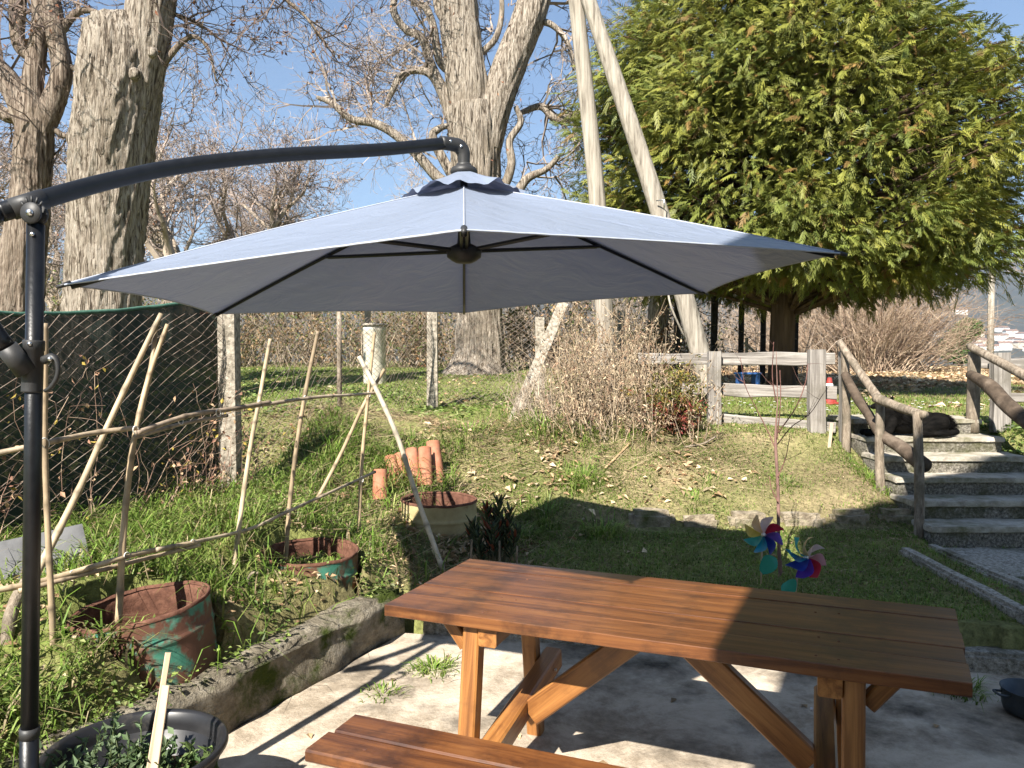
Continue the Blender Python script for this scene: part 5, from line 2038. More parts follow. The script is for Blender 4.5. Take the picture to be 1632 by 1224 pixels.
def dog():
    # lies on the second step, head to the left
    z0 = STEP_Z[1] + .005
    y0 = 7.13
    t = thing('dog', 'black long-haired dog lying on the upper step behind the handrail', 'dog', (3.72, y0, z0))
    bm = bmesh.new()

    def ell(x, y, z, rx, ry, rz, rot=0.0):
        m_ = Matrix.Translation((x, y, z)) @ Matrix.Rotation(rot, 4, 'Y') @ Matrix.Diagonal((rx, ry, rz, 1))
        bmesh.ops.create_icosphere(bm, subdivisions=3, radius=1, matrix=m_)

    def limb(pts):
        for (a, ra), (b, rb) in zip(pts, pts[1:]):
            a, b = Vector(a), Vector(b)
            for i in range(7):
                u = i / 6
                p = a.lerp(b, u)
                rr = ra + (rb - ra) * u
                ell(p.x, p.y, p.z, rr, rr, rr)
    X = 3.50                                     # chest x
    ell(X + .14, y0, z0 + .125, .17, .10, .115, .08)
    ell(X + .32, y0 + .005, z0 + .115, .17, .115, .11)
    ell(X + .44, y0, z0 + .11, .125, .12, .105)
    ell(X + .03, y0, z0 + .15, .10, .085, .115)
    limb([((X + .02, y0, z0 + .19), .075), ((X - .02, y0 - .005, z0 + .27), .06)])       # neck
    ell(X - .04, y0 - .01, z0 + .30, .068, .058, .056)                                  # skull
    limb([((X - .08, y0 - .015, z0 + .287), .04), ((X - .165, y0 - .03, z0 + .268), .026)])  # muzzle
    limb([((X + .0, y0 - .06, z0 + .13), .05), ((X - .04, y0 - .09, z0 + .045), .036), ((X - .20, y0 - .10, z0 + .03), .027), ((X - .25, y0 - .10, z0 + .026), .030)])
    limb([((X + .0, y0 + .06, z0 + .13), .05), ((X - .03, y0 + .06, z0 + .045), .036), ((X - .17, y0 + .05, z0 + .03), .027), ((X - .22, y0 + .05, z0 + .026), .030)])
    limb([((X + .43, y0 - .08, z0 + .12), .085), ((X + .29, y0 - .12, z0 + .075), .05), ((X + .36, y0 - .13, z0 + .03), .034), ((X + .22, y0 - .14, z0 + .026), .028)])
    limb([((X + .53, y0 - .02, z0 + .08), .045), ((X + .58, y0 - .08, z0 + .04), .032), ((X + .48, y0 - .15, z0 + .03), .024), ((X + .34, y0 - .175, z0 + .025), .014)])
    me = bpy.data.meshes.new('body')
    bm.to_mesh(me)
    bm.free()
    o = link('body', me, FUR, t)
    md = o.modifiers.new('r', 'REMESH')
    md.mode = 'VOXEL'
    md.voxel_size = .010
    md.use_smooth_shade = True
    sm = o.modifiers.new('s', 'SMOOTH')
    sm.iterations = 5
    sm.factor = .5
    for s_ in (-1, 1):                           # ears: folded triangles
        e = Vector((X - .015, y0 + s_ * .045 - .01, z0 + .335))
        V = [e + Vector((-.025, 0, 0)), e + Vector((.03, 0, -.01)), e + Vector((.012, s_ * .022, .04)), e + Vector((-.015, s_ * .05, -.012)), e + Vector((.0, s_ * .012, -.012))]
        MB().add([tuple(v) for v in V], np.array([(0, 1, 2), (0, 2, 3), (2, 1, 3), (0, 3, 4), (1, 4, 3), (0, 4, 1)])).build('ear', FUR, t)
    m_ = mat('dog_nose', [(.3, (.008, .008, .008)), (.7, (.015, .015, .015))], scale=20, rough=.3, bump=0)
    for nm, px_, r_ in (('nose', (X - .192, y0 - .032, z0 + .275), .013), ('eye', (X - .085, y0 - .062, z0 + .315), .008), ('eye', (X - .098, y0 + .035, z0 + .315), .008)):
        v, f = lathe([(0, r_), (r_ * .7, r_ * .7), (r_, 0), (r_ * .7, -r_ * .7), (0, -r_)], 12)
        MB().add(v + np.array(px_), f).build(nm, m_, t, True)
    # shaggy coat
    r = np.random.default_rng(8)
    n = 7000
    ctr = np.array([[X + .14, y0, z0 + .125], [X + .32, y0 + .005, z0 + .115], [X + .44, y0, z0 + .11], [X + .03, y0, z0 + .15], [X - .0, y0, z0 + .235]])
    ax = np.array([[.17, .10, .115], [.17, .115, .11], [.125, .12, .105], [.10, .085, .115], [.06, .06, .07]])
    k = r.integers(0, 5, n)
    u = rdir(n, r)
    u[:, 2] = np.abs(u[:, 2]) * .9 - .15
    u = nrm(u)
    p = ctr[k] + u * ax[k] * .97
    tp_ = p + (u * .35 + np.array([.75, 0, -.45])) * r.uniform(.03, .07, (n, 1))
    v, f = sticks(p, tp_, np.full(n, .0028), np.full(n, .0006), 3)
    o = MB().add(v, f).build('coat', FUR, t)
    o['kind'] = 'stuff'


def misc():
    # traffic cone behind the rail fence
    c = at(1322, 606, 9.6)
    c.z = fz(c.x, c.y)
    t = thing('traffic_cone', 'small red and white traffic cone under the cypress', 'cone', tuple(c))
    for nm, m_, pr in (('base', CONER, [(0, 0), (.13, 0), (.13, .02), (.09, .03)]), ('body', CONER, [(.09, .03), (.075, .09)]), ('stripe', CONEW, [(.076, .09), (.063, .15)]),
                       ('body', CONER, [(.063, .15), (.05, .21)]), ('stripe', CONEW, [(.051, .21), (.04, .26)]), ('tip', CONER, [(.04, .26), (.025, .33), (0, .335)])):
        v, f = lathe(pr, 24)
        MB().add(v + np.array(c), f).build(nm, m_, t, True)
    # blue bench under the cypress
    c = at(1195, 600, 11.6)
    z = fz(c.x, c.y)
    t = thing('blue_stool', 'small blue stool in the shade under the cypress', 'stool', (c.x, c.y, z))
    for k in range(3):
        plank('slat', (c.x - .17, c.y + k * .11, z + .30), (c.x + .17, c.y + k * .11, z + .30), .09, .03, BLUEP, t)
    for x in (-.12, .12):
        plank('leg', (c.x + x, c.y + .0, z - .05), (c.x + x, c.y + .0, z + .285), .06, .05, BLUEP, t, up=(1, 0, 0))
        plank('leg', (c.x + x, c.y + .22, z - .05), (c.x + x, c.y + .22, z + .285), .06, .05, BLUEP, t, up=(1, 0, 0))
    # pale wooden stile beyond
    a = at(1190, 580, 12.5)
    t = thing('wooden_prop', 'thin pale wooden stake with a diagonal brace beyond the fence', 'stake', tuple(a))
    plank('stake', at(1190, 585, 12.5), at(1190, 538, 12.5), .05, .03, POLEW, t, up=(0, -1, 0))
    plank('brace', at(1204, 562, 12.46), at(1186, 546, 12.46), .04, .03, POLEW, t, up=(0, -1, 0))
    # distant utility pole and a short marker pole beside it
    p = at(1578, 575, 36)
    t = thing('distant_pole', 'distant wooden utility pole beyond the right fence', 'pole', (p.x, p.y, fz(p.x, p.y)))
    tube('shaft', [(p.x, p.y, fz(p.x, p.y) - .3), (p.x, p.y, 6.3)], [.16, .13], POLEW, t, sides=12)
    tube('cable', [(p.x - .18, p.y - .1, fz(p.x, p.y)), (p.x - .17, p.y - .1, 6.2)], .03, POSTC, t, sides=6)
    plank('crossarm', (p.x - .7, p.y - .15, 6.0), (p.x + .7, p.y - .15, 6.0), .1, .1, POLEW, t)
    # fallen cane and stick on the bed
    a, b = G(964, 750), G(1004, 712)
    o = cane('fallen_cane', [a + Vector((0, 0, .02)), b + Vector((0, 0, .03))], .010, .010, None, 3.3, (.42, .29, .16))
    tag(o, 'short cut cane lying on the bare bed below the dry weeds', 'cane')
    o = tube('fallen_stick', [G(1090, 716) + Vector((0, 0, .02)), G(1120, 716) + Vector((0, 0, .05)), G(1141, 706) + Vector((0, 0, .06))], .009, LOGW, None, sides=7, n=14, rough=.1)
    tag(o, 'crooked stick lying on the leaves near the red shrub', 'stick')
    a = G(1320, 712)
    o = plank('marker_stake', a - Vector((0, 0, .1)), a + Vector((.03, 0, .22)), .03, .02, STAKE, None, up=(0, -1, 0))
    tag(o, 'small pale stake in the bed beside the fence post', 'stake')


umbrella()
table()
DR = drums()
plant_pot()
roof_tiles()
slab()
concrete_pipe()
dark_bowl()
trellis()
pinwheels()
sapling()
dog()
misc()
# ================================================================== VEGETATION
GR = [(.145, .24, .036), (.18, .275, .048), (.115, .195, .03), (.22, .295, .065), (.27, .30, .095)]
STRAW = [(.34, .27, .15), (.28, .21, .12), (.40, .33, .20)]


def scatter(n, x0, x1, y0, y1, dens, r):
    X = r.uniform(x0, x1, n)
    Y = r.uniform(y0, y1, n)
    k = r.uniform(0, 1, n) < dens(X, Y)
    return X[k], Y[k]


def turf(name, label, n, x0, x1, y0, y1, dens, lr, wd, r, cols=GR, straw=.08, lean=.5, droop=.6, segs=2, clump=0.0, kindcat=None):
    X, Y = scatter(n, x0, x1, y0, y1, dens, r)
    k = patio_sd(X, Y) < -.12
    X, Y = X[k], Y[k]
    m = len(X)
    Z = H(X, Y) - .006
    base = np.stack([X, Y, Z], 1)
    hgt = r.uniform(*lr, m) * (1 + clump * fbm(X * 2.5, Y * 2.5, 4.0))
    c = cmix(cols, m, r)
    s = r.uniform(0, 1, m) < straw
    c[s] = cmix(STRAW, s.sum(), r)
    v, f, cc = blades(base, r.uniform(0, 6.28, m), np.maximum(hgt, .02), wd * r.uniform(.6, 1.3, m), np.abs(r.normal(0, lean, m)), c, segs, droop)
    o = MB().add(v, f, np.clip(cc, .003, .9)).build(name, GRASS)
    tag(o, label, kind='stuff')
    return o


def left_of_fence(x, y):
    fx = np.interp(y, [p[1] for p in FEN[:4]], [p[0] for p in FEN[:4]])
    return x < fx


def far_factor(x, y):
    return 1.0


def vegetation():
    r = np.random.default_rng(42)
    gd = grassiness
    nearr = lambda x, y: (x > -.72 * y - .3) & (x < .72 * y + .3)
    # tall lush grass and weeds of the planted strip on the left
    def d1(x, y):
        drum = np.ones_like(x)
        for c, rr in zip(DR, (.30, .29, .29)):
            drum *= ((x - c.x) ** 2 + (y - c.y) ** 2 > rr * rr)
        return nearr(x, y) * drum * (~left_of_fence(x, y) | (y < 5.4)) * (1 - .85 * ((x < -1.75) & (y > 2.9) & (y < 3.75))) * np.clip(.12 + 1.0 * sstep(-.2, .35, fbm(x * 1.7, y * 1.7, 6.0)) + .7 * sstep(-1.2, -1.9, x), 0, 1)
    turf('tall_grass', 'tall lush grass in the planted strip by the fence', 30000, -3.4, -.45, 2.2, 7.0, d1, (.10, .30), .0095, r, lean=.42, droop=.9, segs=3, clump=.7, straw=.10)
    def nodrum(x, y):
        k = np.ones_like(x)
        for c, rr in zip(DR, (.32, .31, .31)):
            k *= ((x - c.x) ** 2 + (y - c.y) ** 2 > rr * rr)
        return k
    turf('low_grass', 'low weeds and grass between the drums', 26000, -3.4, -.2, 2.2, 6.6, lambda x, y: nearr(x, y) * nodrum(x, y) * (patio_sd(x, y) < -.2) * .6, (.03, .09), .007, r, straw=.18)
    # lawn beyond the wire fence
    turf('lawn_grass', 'sunlit lawn beyond the wire fence', 90000, -6.5, 1.3, 6.4, 16, lambda x, y: nearr(x, y) * (left_of_fence(x, y) | (y > 9.2)) * (.25 + .75 * gd(x, y)), (.025, .07), .013, r,
         straw=.10, segs=2, lean=.85)
    # lower lawn in front of the bed
    turf('shaded_grass', 'short grass between the patio and the upper bed', 52000, -.5, 5.0, 4.2, 5.95, lambda x, y: nearr(x, y) * (.35 + .65 * gd(x, y)), (.025, .065), .0065, r, straw=.10)
    # bed, sparse
    turf('bed_grass', 'thin grass and weeds on the bare upper bed', 120000, -.3, 3.3, 5.8, 7.7, lambda x, y: nearr(x, y) * np.clip(sstep(-.25, .4, fbm(x * 2.3, y * 2.3, 9.0)) * .9 + .12, 0, 1), (.014, .046), .006, r, straw=.14)
    # upper lawn right
    turf('upper_grass', 'bright lawn with daisies around the stairs top and cypress', 60000, 1.6, 11, 7.2, 15, lambda x, y: nearr(x, y) * (1 - .6 * sstep(9.5, 12, y)) * ((x < 3.15) | (x > 4.5) | (y > 7.8)), (.03, .075), .010, r, straw=.12)
    turf('bank_grass', 'grass on the bank right of the stairs', 12000, 4.42, 6.2, 5.2, 7.6, lambda x, y: nearr(x, y) * 1.0, (.03, .10), .008, r, straw=.08)
    # coarse tufts
    spots = [(930, 765, .16, 300), (905, 770, .12, 160), (1250, 770, .07, 150), (1420, 780, .12, 260), (870, 830, .16, 260), (960, 850, .15, 260), (1130, 770, .08, 120), (930, 700, .16, 200), (690, 1006, .07, 240), (610, 1040, .06, 70), (1105, 800, .09, 130),
             (1530, 1035, .1, 200), (830, 860, .14, 300), (1300, 680, .1, 180), (1380, 760, .1, 160), (1010, 690, .2, 200), (745, 700, .25, 260), (860, 690, .28, 320), (820, 670, .25, 240)]
    mb = MB()
    for (px, py, L, n) in spots:
        p = G(px, py)
        sp = (.09 if L < .2 else .16) if py < 1000 else .055
        X, Y = p.x + r.normal(0, sp, n), p.y + r.normal(0, sp, n)
        Z = np.maximum(H(X, Y), 0)
        a = np.arctan2(Y - p.y, X - p.x) + r.normal(0, .5, n)
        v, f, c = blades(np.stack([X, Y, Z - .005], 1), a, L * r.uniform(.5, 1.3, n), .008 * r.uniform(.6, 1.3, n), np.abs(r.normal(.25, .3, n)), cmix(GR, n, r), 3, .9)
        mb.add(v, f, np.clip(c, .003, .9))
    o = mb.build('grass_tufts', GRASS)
    tag(o, 'coarse green grass tufts dotted over bed and patio edge', kind='stuff')
    # broad weeds: small round leaves over the strip and the wall top
    def weeds(name, label, n, x0, x1, y0, y1, dens, size, hgt, cols):
        X, Y = scatter(n, x0, x1, y0, y1, dens, r)
        k = patio_sd(X, Y) < -.03
        X, Y = X[k], Y[k]
        m = len(X)
        base = np.maximum(H(X, Y), np.where(patio_sd(X, Y) > -.22, .25, 0))
        Z = base + r.uniform(0, 1, m) ** 1.5 * hgt
        nm = nrm(np.stack([r.normal(0, .45, m), r.normal(0, .45, m), np.ones(m)], 1))
        a = r.uniform(0, 6.28, m)
        ax = nrm(np.stack([np.cos(a), np.sin(a), r.normal(.1, .3, m)], 1))
        v, f, c = leaves(np.stack([X, Y, Z], 1), ax, nm, size * r.uniform(.5, 1.3, m), size * .7 * r.uniform(.5, 1.2, m), cmix(cols, m, r))
        o = MB().add(v, f, c).build(name, LEAF)
        tag(o, label, kind='stuff')
    wl = [(.15, .215, .045), (.20, .265, .065), (.11, .17, .038), (.25, .275, .105)]
    weeds('broadleaf_weeds', 'small-leaved weeds spilling over the low wall', 26000, -3.2, -.55, 2.0, 5.4, lambda x, y: nearr(x, y) * nodrum(x, y) * (1 - .9 * ((x < -1.75) & (y > 2.95) & (y < 3.8))) * np.clip(sstep(-.15, .3, fbm(x * 2.4, y * 2.4, 12.0)) + .7 * sstep(3.5, 3.1, y), 0, 1), .030, .11, wl)
    weeds('lawn_weeds', 'broad-leaved weeds in the lawn beyond the wire fence', 16000, -5.5, 1.2, 6.8, 14, lambda x, y: nearr(x, y) * sstep(.0, .35, fbm(x * 1.2, y * 1.2, 15.0)), .07, .07, wl)
    weeds('bed_weeds', 'low weeds on bed and shaded grass', 22000, -.4, 4.6, 4.5, 7.5, lambda x, y: nearr(x, y) * sstep(.02, .4, fbm(x * 2.6, y * 2.6, 18.0)), .024, .025, wl)
    weeds('ground_cover', 'ivy-like ground cover right of the stairs', 5000, 4.5, 6.2, 5.3, 7.6, lambda x, y: nearr(x, y) * 1.0, .05, .08, [(.08, .13, .03), (.11, .16, .04)])
    # fallen leaves
    def litter(name, label, n, x0, x1, y0, y1, dens, size, cols):
        X, Y = scatter(n, x0, x1, y0, y1, dens, r)
        m = len(X)
        Z = np.maximum(H(X, Y), 0) + .006 + r.uniform(0, .025, m)
        nm = nrm(np.stack([r.normal(0, .45, m), r.normal(0, .45, m), np.ones(m)], 1))
        a = r.uniform(0, 6.28, m)
        ax = nrm(np.stack([np.cos(a), np.sin(a), r.normal(0, .2, m)], 1))
        v, f, c = leaves(np.stack([X, Y, Z], 1), ax, nm, size * r.uniform(.5, 1.3, m), size * .6 * r.uniform(.5, 1.2, m), cmix(cols, m, r), fold=.2)
        o = MB().add(v, f, c).build(name, DRY)
        tag(o, label, kind='stuff')
    tan = [(.50, .37, .22), (.42, .29, .17), (.58, .46, .31), (.30, .19, .11)]
    litter('leaf_litter', 'pale fallen leaves on the lawn past the cypress', 26000, 3.6, 20, 9.0, 33, lambda x, y: nearr(x, y) * sstep(-.25, .3, fbm(x * .8, y * .8, 22.0) + .6 * sstep(11, 15, y) - .25), .15, tan)
    litter('bed_litter', 'dry leaves and stalks strewn at the foot of the dry weeds', 5200, -.9, 2.2, 5.2, 7.9, lambda x, y: nearr(x, y) * np.clip(sstep(6.1, 7.0, y) * sstep(2.2, 1.2, x) * .9 + sstep(.3, -.3, x) * .8 + .05, 0, 1) * sstep(-.35, .35, fbm(x * 2, y * 2, 25.0)), .075, tan)
    litter('lawn_litter', 'scattered brown leaves on the lawn beyond the wire fence', 1300, -5.5, 1.5, 7, 15, lambda x, y: nearr(x, y) * sstep(0, .4, fbm(x * .9, y * .9, 28.0)), .09, tan)
    litter('strip_litter', 'dry stalks and leaves among the drums', 3000, -2.6, -.2, 2.5, 6.5, lambda x, y: nearr(x, y) * nodrum(x, y) * (patio_sd(x, y) < -.15) * .8, .045, tan)
    litter('bed_debris', 'fine dry crumbs of leaf and straw over the bare bed', 8000, -.6, 3.3, 5.6, 7.7, lambda x, y: nearr(x, y) * sstep(-.3, .3, fbm(x * 3, y * 3, 31.0)), .020, [(.34, .25, .16), (.26, .19, .12), (.20, .14, .09), (.40, .31, .2)])
    litter('grass_debris', 'dry crumbs in the shaded grass', 2500, -.4, 4.6, 4.4, 5.8, lambda x, y: nearr(x, y) * sstep(-.2, .3, fbm(x * 3, y * 3, 33.0)), .022, [(.30, .22, .14), (.22, .15, .10)])
    # a few leaves on the patio
    X = np.array([-.62, -.35, .02, -.9, .35, .8, -.2, .55, 1.4, 1.9])
    Y = np.array([3.9, 4.25, 3.35, 3.35, 3.1, 3.7, 4.0, 4.1, 3.6, 3.4])
    m = len(X)
    a = r.uniform(0, 6.28, m)
    lvs = []
    for k in range(m):
        v, f, c = leaves(np.array([[X[k], Y[k], .006]]), np.array([[math.cos(a[k]), math.sin(a[k]), .05]]), np.array([[.1, 0, 1.]]), [.05], [.03], cmix([(.42, .31, .18), (.33, .23, .13)], 1, r))
        o = MB().add(v, f, c).build('fallen_leaf', DRY)
        tag(o, 'small dry leaf lying on the concrete patio', 'leaf', 'dry leaves on the patio')
        o.location = (X[k], Y[k], 0)
        for vv in o.data.vertices:
            vv.co -= Vector((X[k], Y[k], 0))
        lvs.append(o)
    by_order(lvs, 'small dry leaf on the concrete patio')
    # straw stalks lying around bed / strip
    n = 2600
    X, Y = scatter(n * 3, -2.2, 2.0, 4.7, 7.8, lambda x, y: nearr(x, y) * (patio_sd(x, y) < -.15) * np.clip(sstep(.6, -.4, x) * .5 + sstep(6.3, 7, y) * .6, 0, 1), r)
    m = len(X)
    a = r.uniform(0, 6.28, m)
    L = r.uniform(.08, .3, m)
    p0 = np.stack([X, Y, H(X, Y) + r.uniform(.0, .04, m)], 1)
    p1 = p0 + np.stack([np.cos(a) * L, np.sin(a) * L, r.uniform(-.02, .10, m)], 1)
    v, f = sticks(p0, p1, np.full(m, .0022), np.full(m, .0012), 3)
    o = MB().add(v, f, np.repeat(cmix(STRAW + [(.22, .16, .11)], m, r), 6, 0)).build('dry_stalks', DRY)
    tag(o, 'dry straw stalks lying on the ground around the drums', kind='stuff')
    # daisies
    n = 260
    X, Y = r.uniform(2.0, 8.5, n), r.uniform(7.6, 9.6, n)
    Z = H(X, Y) + r.uniform(.03, .07, n)
    nm = nrm(np.stack([r.normal(0, .3, n), r.normal(-.4, .3, n), np.ones(n)], 1))
    mb = MB()
    for k in range(5):
        a = k * 1.2566 + .2
        ax = np.stack([np.full(n, math.cos(a)), np.full(n, math.sin(a)), 0 * X], 1)
        v, f, c = leaves(np.stack([X, Y, Z], 1), ax, nm, np.full(n, .016), np.full(n, .013), np.full((n, 3), .75), fold=-.1)
        mb.add(v, f, c)
    o = mb.build('daisies', LEAF)
    tag(o, 'white daisies dotted in the upper lawn', kind='stuff')


def dry_clump():
    r = np.random.default_rng(50)
    t = thing('dry_weed_clump', 'tall clump of dry brown weeds left of the rail fence', 'weeds', tuple(G(1000, 690)))
    n = 420
    X = .98 + r.normal(0, .40, n)
    Y = r.uniform(7.05, 8.6, n)
    hg = r.uniform(.2, 1.35, n) * r.uniform(.6, 1, n) * (.45 + .55 * np.clip(1 - np.abs((X - .95) / .95) ** 2, .15, 1))
    Z = H(X, Y)
    p = np.stack([X, Y, Z], 1)
    d = nrm(np.stack([r.normal(0, .28, n), r.normal(0, .28, n), np.ones(n)], 1))
    lv = [dict(n=5, w=.11, up=.02, c=5, ang=(.3, 1.0), lr=.30, rr=.7, tip=.45, rmin=.002, **{'from': 1}), dict(n=3, w=.18, up=.05, c=0, tip=.5)]
    seg = grow(p, d, hg, np.full(n, .0042), lv, r)
    v, f = sticks(*seg[:4], 3)
    cols = [(.33, .25, .165), (.40, .31, .20), (.24, .175, .12), (.30, .19, .125), (.47, .38, .26), (.28, .225, .165)]
    MB().add(v, f, np.repeat(cmix(cols, len(seg[0]), r, .15), 6, 0)).build('stalks', DRY, t)['kind'] = 'stuff'
    m = 7500
    i = r.integers(0, len(seg[0]), m)
    pos = seg[1][i] + r.normal(0, .015, (m, 3))
    v, f, c = leaves(pos, nrm(rdir(m, r) + np.array([0, 0, -.35])), rdir(m, r), r.uniform(.02, .06, m), r.uniform(.008, .02, m), cmix(cols, m, r))
    MB().add(v, f, c).build('dry_leaves', DRY, t)['kind'] = 'stuff'
    # tangled grey bits near the brace
    t2 = thing('vine_tangle', 'tangle of dry vines at the leaning brace post', 'weeds', tuple(G(815, 690)))
    n = 110
    X, Y = r.uniform(.0, .45, n), r.uniform(7.4, 8.4, n)
    p = np.stack([X, Y, H(X, Y)], 1)
    seg = grow(p, nrm(np.stack([r.normal(0, .4, n), r.normal(0, .4, n), np.ones(n)], 1)), r.uniform(.15, .6, n), np.full(n, .004), lv, r)
    v, f = sticks(*seg[:4], 3)
    MB().add(v, f, np.repeat(cmix([(.34, .28, .21), (.26, .20, .15)], len(seg[0]), r, .15), 6, 0)).build('stalks', DRY, t2)['kind'] = 'stuff'


def red_shrub():
    r = np.random.default_rng(51)
    b = G(1078, 690)
    t = thing('red_shrub', 'small shrub with red lower leaves and olive top by the fence post', 'shrub', tuple(b))
    n = 46
    p = np.array(b)[None] + np.stack([r.normal(0, .07, n), r.normal(0, .07, n), 0 * r.normal(size=n)], 1)
    d = nrm(np.stack([r.normal(0, .42, n), r.normal(0, .35, n), np.ones(n)], 1))
    L = r.uniform(.25, .62, n)
    seg = grow(p, d, L, np.full(n, .004), [dict(n=5, w=.08, up=.05, c=4, ang=(.5, 1.1), lr=.3, rr=.6, tip=.4, rmin=.002, **{'from': 1}), dict(n=2, w=.1, c=0)], r)
    v, f = sticks(*seg[:4], 3)
    MB().add(v, f, np.array([.15, .09, .06])).build('stems', DRY, t)
    m = 2600
    i = r.integers(0, len(seg[0]), m)
    pos = seg[1][i] + r.normal(0, .018, (m, 3))
    hrel = np.clip((pos[:, 2] - b.z) / .5 + r.normal(0, .15, m), 0, 1)[:, None]
    red = cmix([(.27, .065, .05), (.31, .12, .065), (.21, .05, .045), (.16, .12, .04)], m, r)
    grn = cmix([(.17, .17, .04), (.26, .19, .05), (.12, .14, .035)], m, r)
    c = np.where(hrel > .55, grn, red)
    v, f, c = leaves(pos, nrm(rdir(m, r) + np.array([0, -.2, -.1])), nrm(rdir(m, r) + np.array([0, -.3, .8])), r.uniform(.035, .06, m), r.uniform(.012, .02, m), c)
    o = MB().add(v, f, c).build('foliage', LEAF, t)
    o['kind'] = 'stuff'


def succulent():
    r = np.random.default_rng(52)
    b = at(787, 892, 5.28)
    b.z = gz(b.x, b.y)
    t = thing('succulent_bush', 'dark fleshy-leaved bush standing behind the far table corner', 'shrub', tuple(b))
    st = [(-.12, .0, .30), (-.04, .03, .40), (.03, -.03, .46), (.09, .02, .38), (.13, -.04, .26), (-.09, -.07, .22), (.0, .09, .36), (.05, .10, .30), (-.14, .06, .24), (.0, -.1, .3)]
    mb = MB()
    ms = MB()
    for k, (x, y, hh) in enumerate(st):
        p0 = np.array([b.x + x * .7, b.y + y * .7, b.z])
        p1 = np.array([b.x + x * 1.25, b.y + y * 1.2, b.z + hh])
        ms.add(*tubev(np.array([p0, (p0 + p1) / 2 + r.normal(0, .01, 3), p1]), [.011, .009, .006], 7), np.array([.13, .12, .07]))
        nl = int(26 * hh / .3)
        for q in range(nl):
            tt = .25 + .75 * q / nl
            p = p0 + (p1 - p0) * tt
            a = q * 2.4 + k
            ax = nrm(np.array([[math.cos(a), math.sin(a), .75 + .5 * tt]]))[0]
            L = r.uniform(.055, .085)
            v, f = tubev(np.array([p, p + ax * L * .45, p + ax * L * .85 + [0, 0, .008], p + ax * L + [0, 0, .012]]), [.007, .012, .008, .001], 6, squash=.45)
            cl = np.array([.045, .065, .03]) * r.uniform(.7, 1.4) if r.random() > .12 else np.array([.22, .06, .03])
            mb.add(v, f, cl)
    ms.build('stems', TWIG, t, True)
    mb.build('foliage', LEAF, t, True)['kind'] = 'stuff'
    # dead sticks standing in front
    for k, (a, bb, lab) in enumerate([((748, 906), (752, 860), 'short dead stick standing left of the succulent bush'), ((797, 900), (796, 862), 'short dead stick in front of the succulent bush'),
                                      ((823, 898), (824, 870), 'pale short stake right of the succulent bush')]):
        q = at(a[0], a[1], 5.0)
        q.z = gz(q.x, q.y) - .05
        e = at(bb[0], bb[1], 5.0)
        tag(tube('dead_stick', [q, e], [.009, .007], LOGW, None, sides=7, n=8, rough=.1, seed=k), lab, 'stick')


def net_plants():
    """dry climbers on the wire in front of the netting"""
    r = np.random.default_rng(53)
    t = thing('dry_climber', 'withered climbing plant with yellow and brown leaves on the netted fence', 'climber', (-2.4, 4.7, .5))
    n = 42
    u = r.uniform(0, 1, n) ** .7
    X = -3.0 + (.98) * u
    Y = 3.6 + 1.88 * u
    p = np.stack([X + .06, Y - .03, Hs(X, Y)], 1)
    d = nrm(np.stack([r.normal(.1, .3, n), r.normal(.2, .4, n), np.ones(n)], 1))
    seg = grow(p, d, r.uniform(.3, 1.15, n), np.full(n, .003), [dict(n=8, w=.16, up=.03, c=3, ang=(.4, 1.2), lr=.35, rr=.7, tip=.5, rmin=.0018), dict(n=4, w=.25, c=0, tip=.5)], r)
    v, f = sticks(*seg[:4], 3)
    MB().add(v, f, np.repeat(cmix([(.22, .15, .11), (.30, .22, .16), (.16, .10, .075)], len(seg[0]), r), 6, 0)).build('stems', DRY, t)
    m = 520
    i = r.integers(0, len(seg[0]), m)
    pos = seg[1][i] + r.normal(0, .02, (m, 3))
    v, f, c = leaves(pos, nrm(rdir(m, r) + np.array([0, 0, -.6])), nrm(rdir(m, r) + np.array([.4, -.8, 0])), r.uniform(.02, .045, m), r.uniform(.010, .026, m),
                     cmix([(.33, .20, .13), (.24, .13, .09), (.42, .29, .18), (.18, .10, .07), (.33, .25, .06)], m, r))
    MB().add(v, f, c).build('leaves', DRY, t)['kind'] = 'stuff'
    # shrubbery behind the netting, seen dimly through it
    n = 9000
    u = r.uniform(0, 1, n)
    X = -3.6 + 1.35 * u + r.normal(-.25, .15, n)
    Y = 3.0 + 2.5 * u + r.normal(.35, .2, n)
    Z = Hs(X, Y) + r.uniform(0, 1, n) ** 1.3 * (.95 + .25 * fbm(X * 2, Y * 2))
    v, f, c = leaves(np.stack([X, Y, Z], 1), rdir(n, r), nrm(rdir(n, r) + np.array([-.2, -.6, .6])), r.uniform(.03, .07, n), r.uniform(.02, .04, n), cmix([(.06, .11, .03), (.09, .15, .04), (.14, .11, .06)], n, r))
    o = MB().add(v, f, c).build('hedge_leaves', LEAF)
    tag(o, 'green shrubbery dimly seen behind the dark netting', kind='stuff')


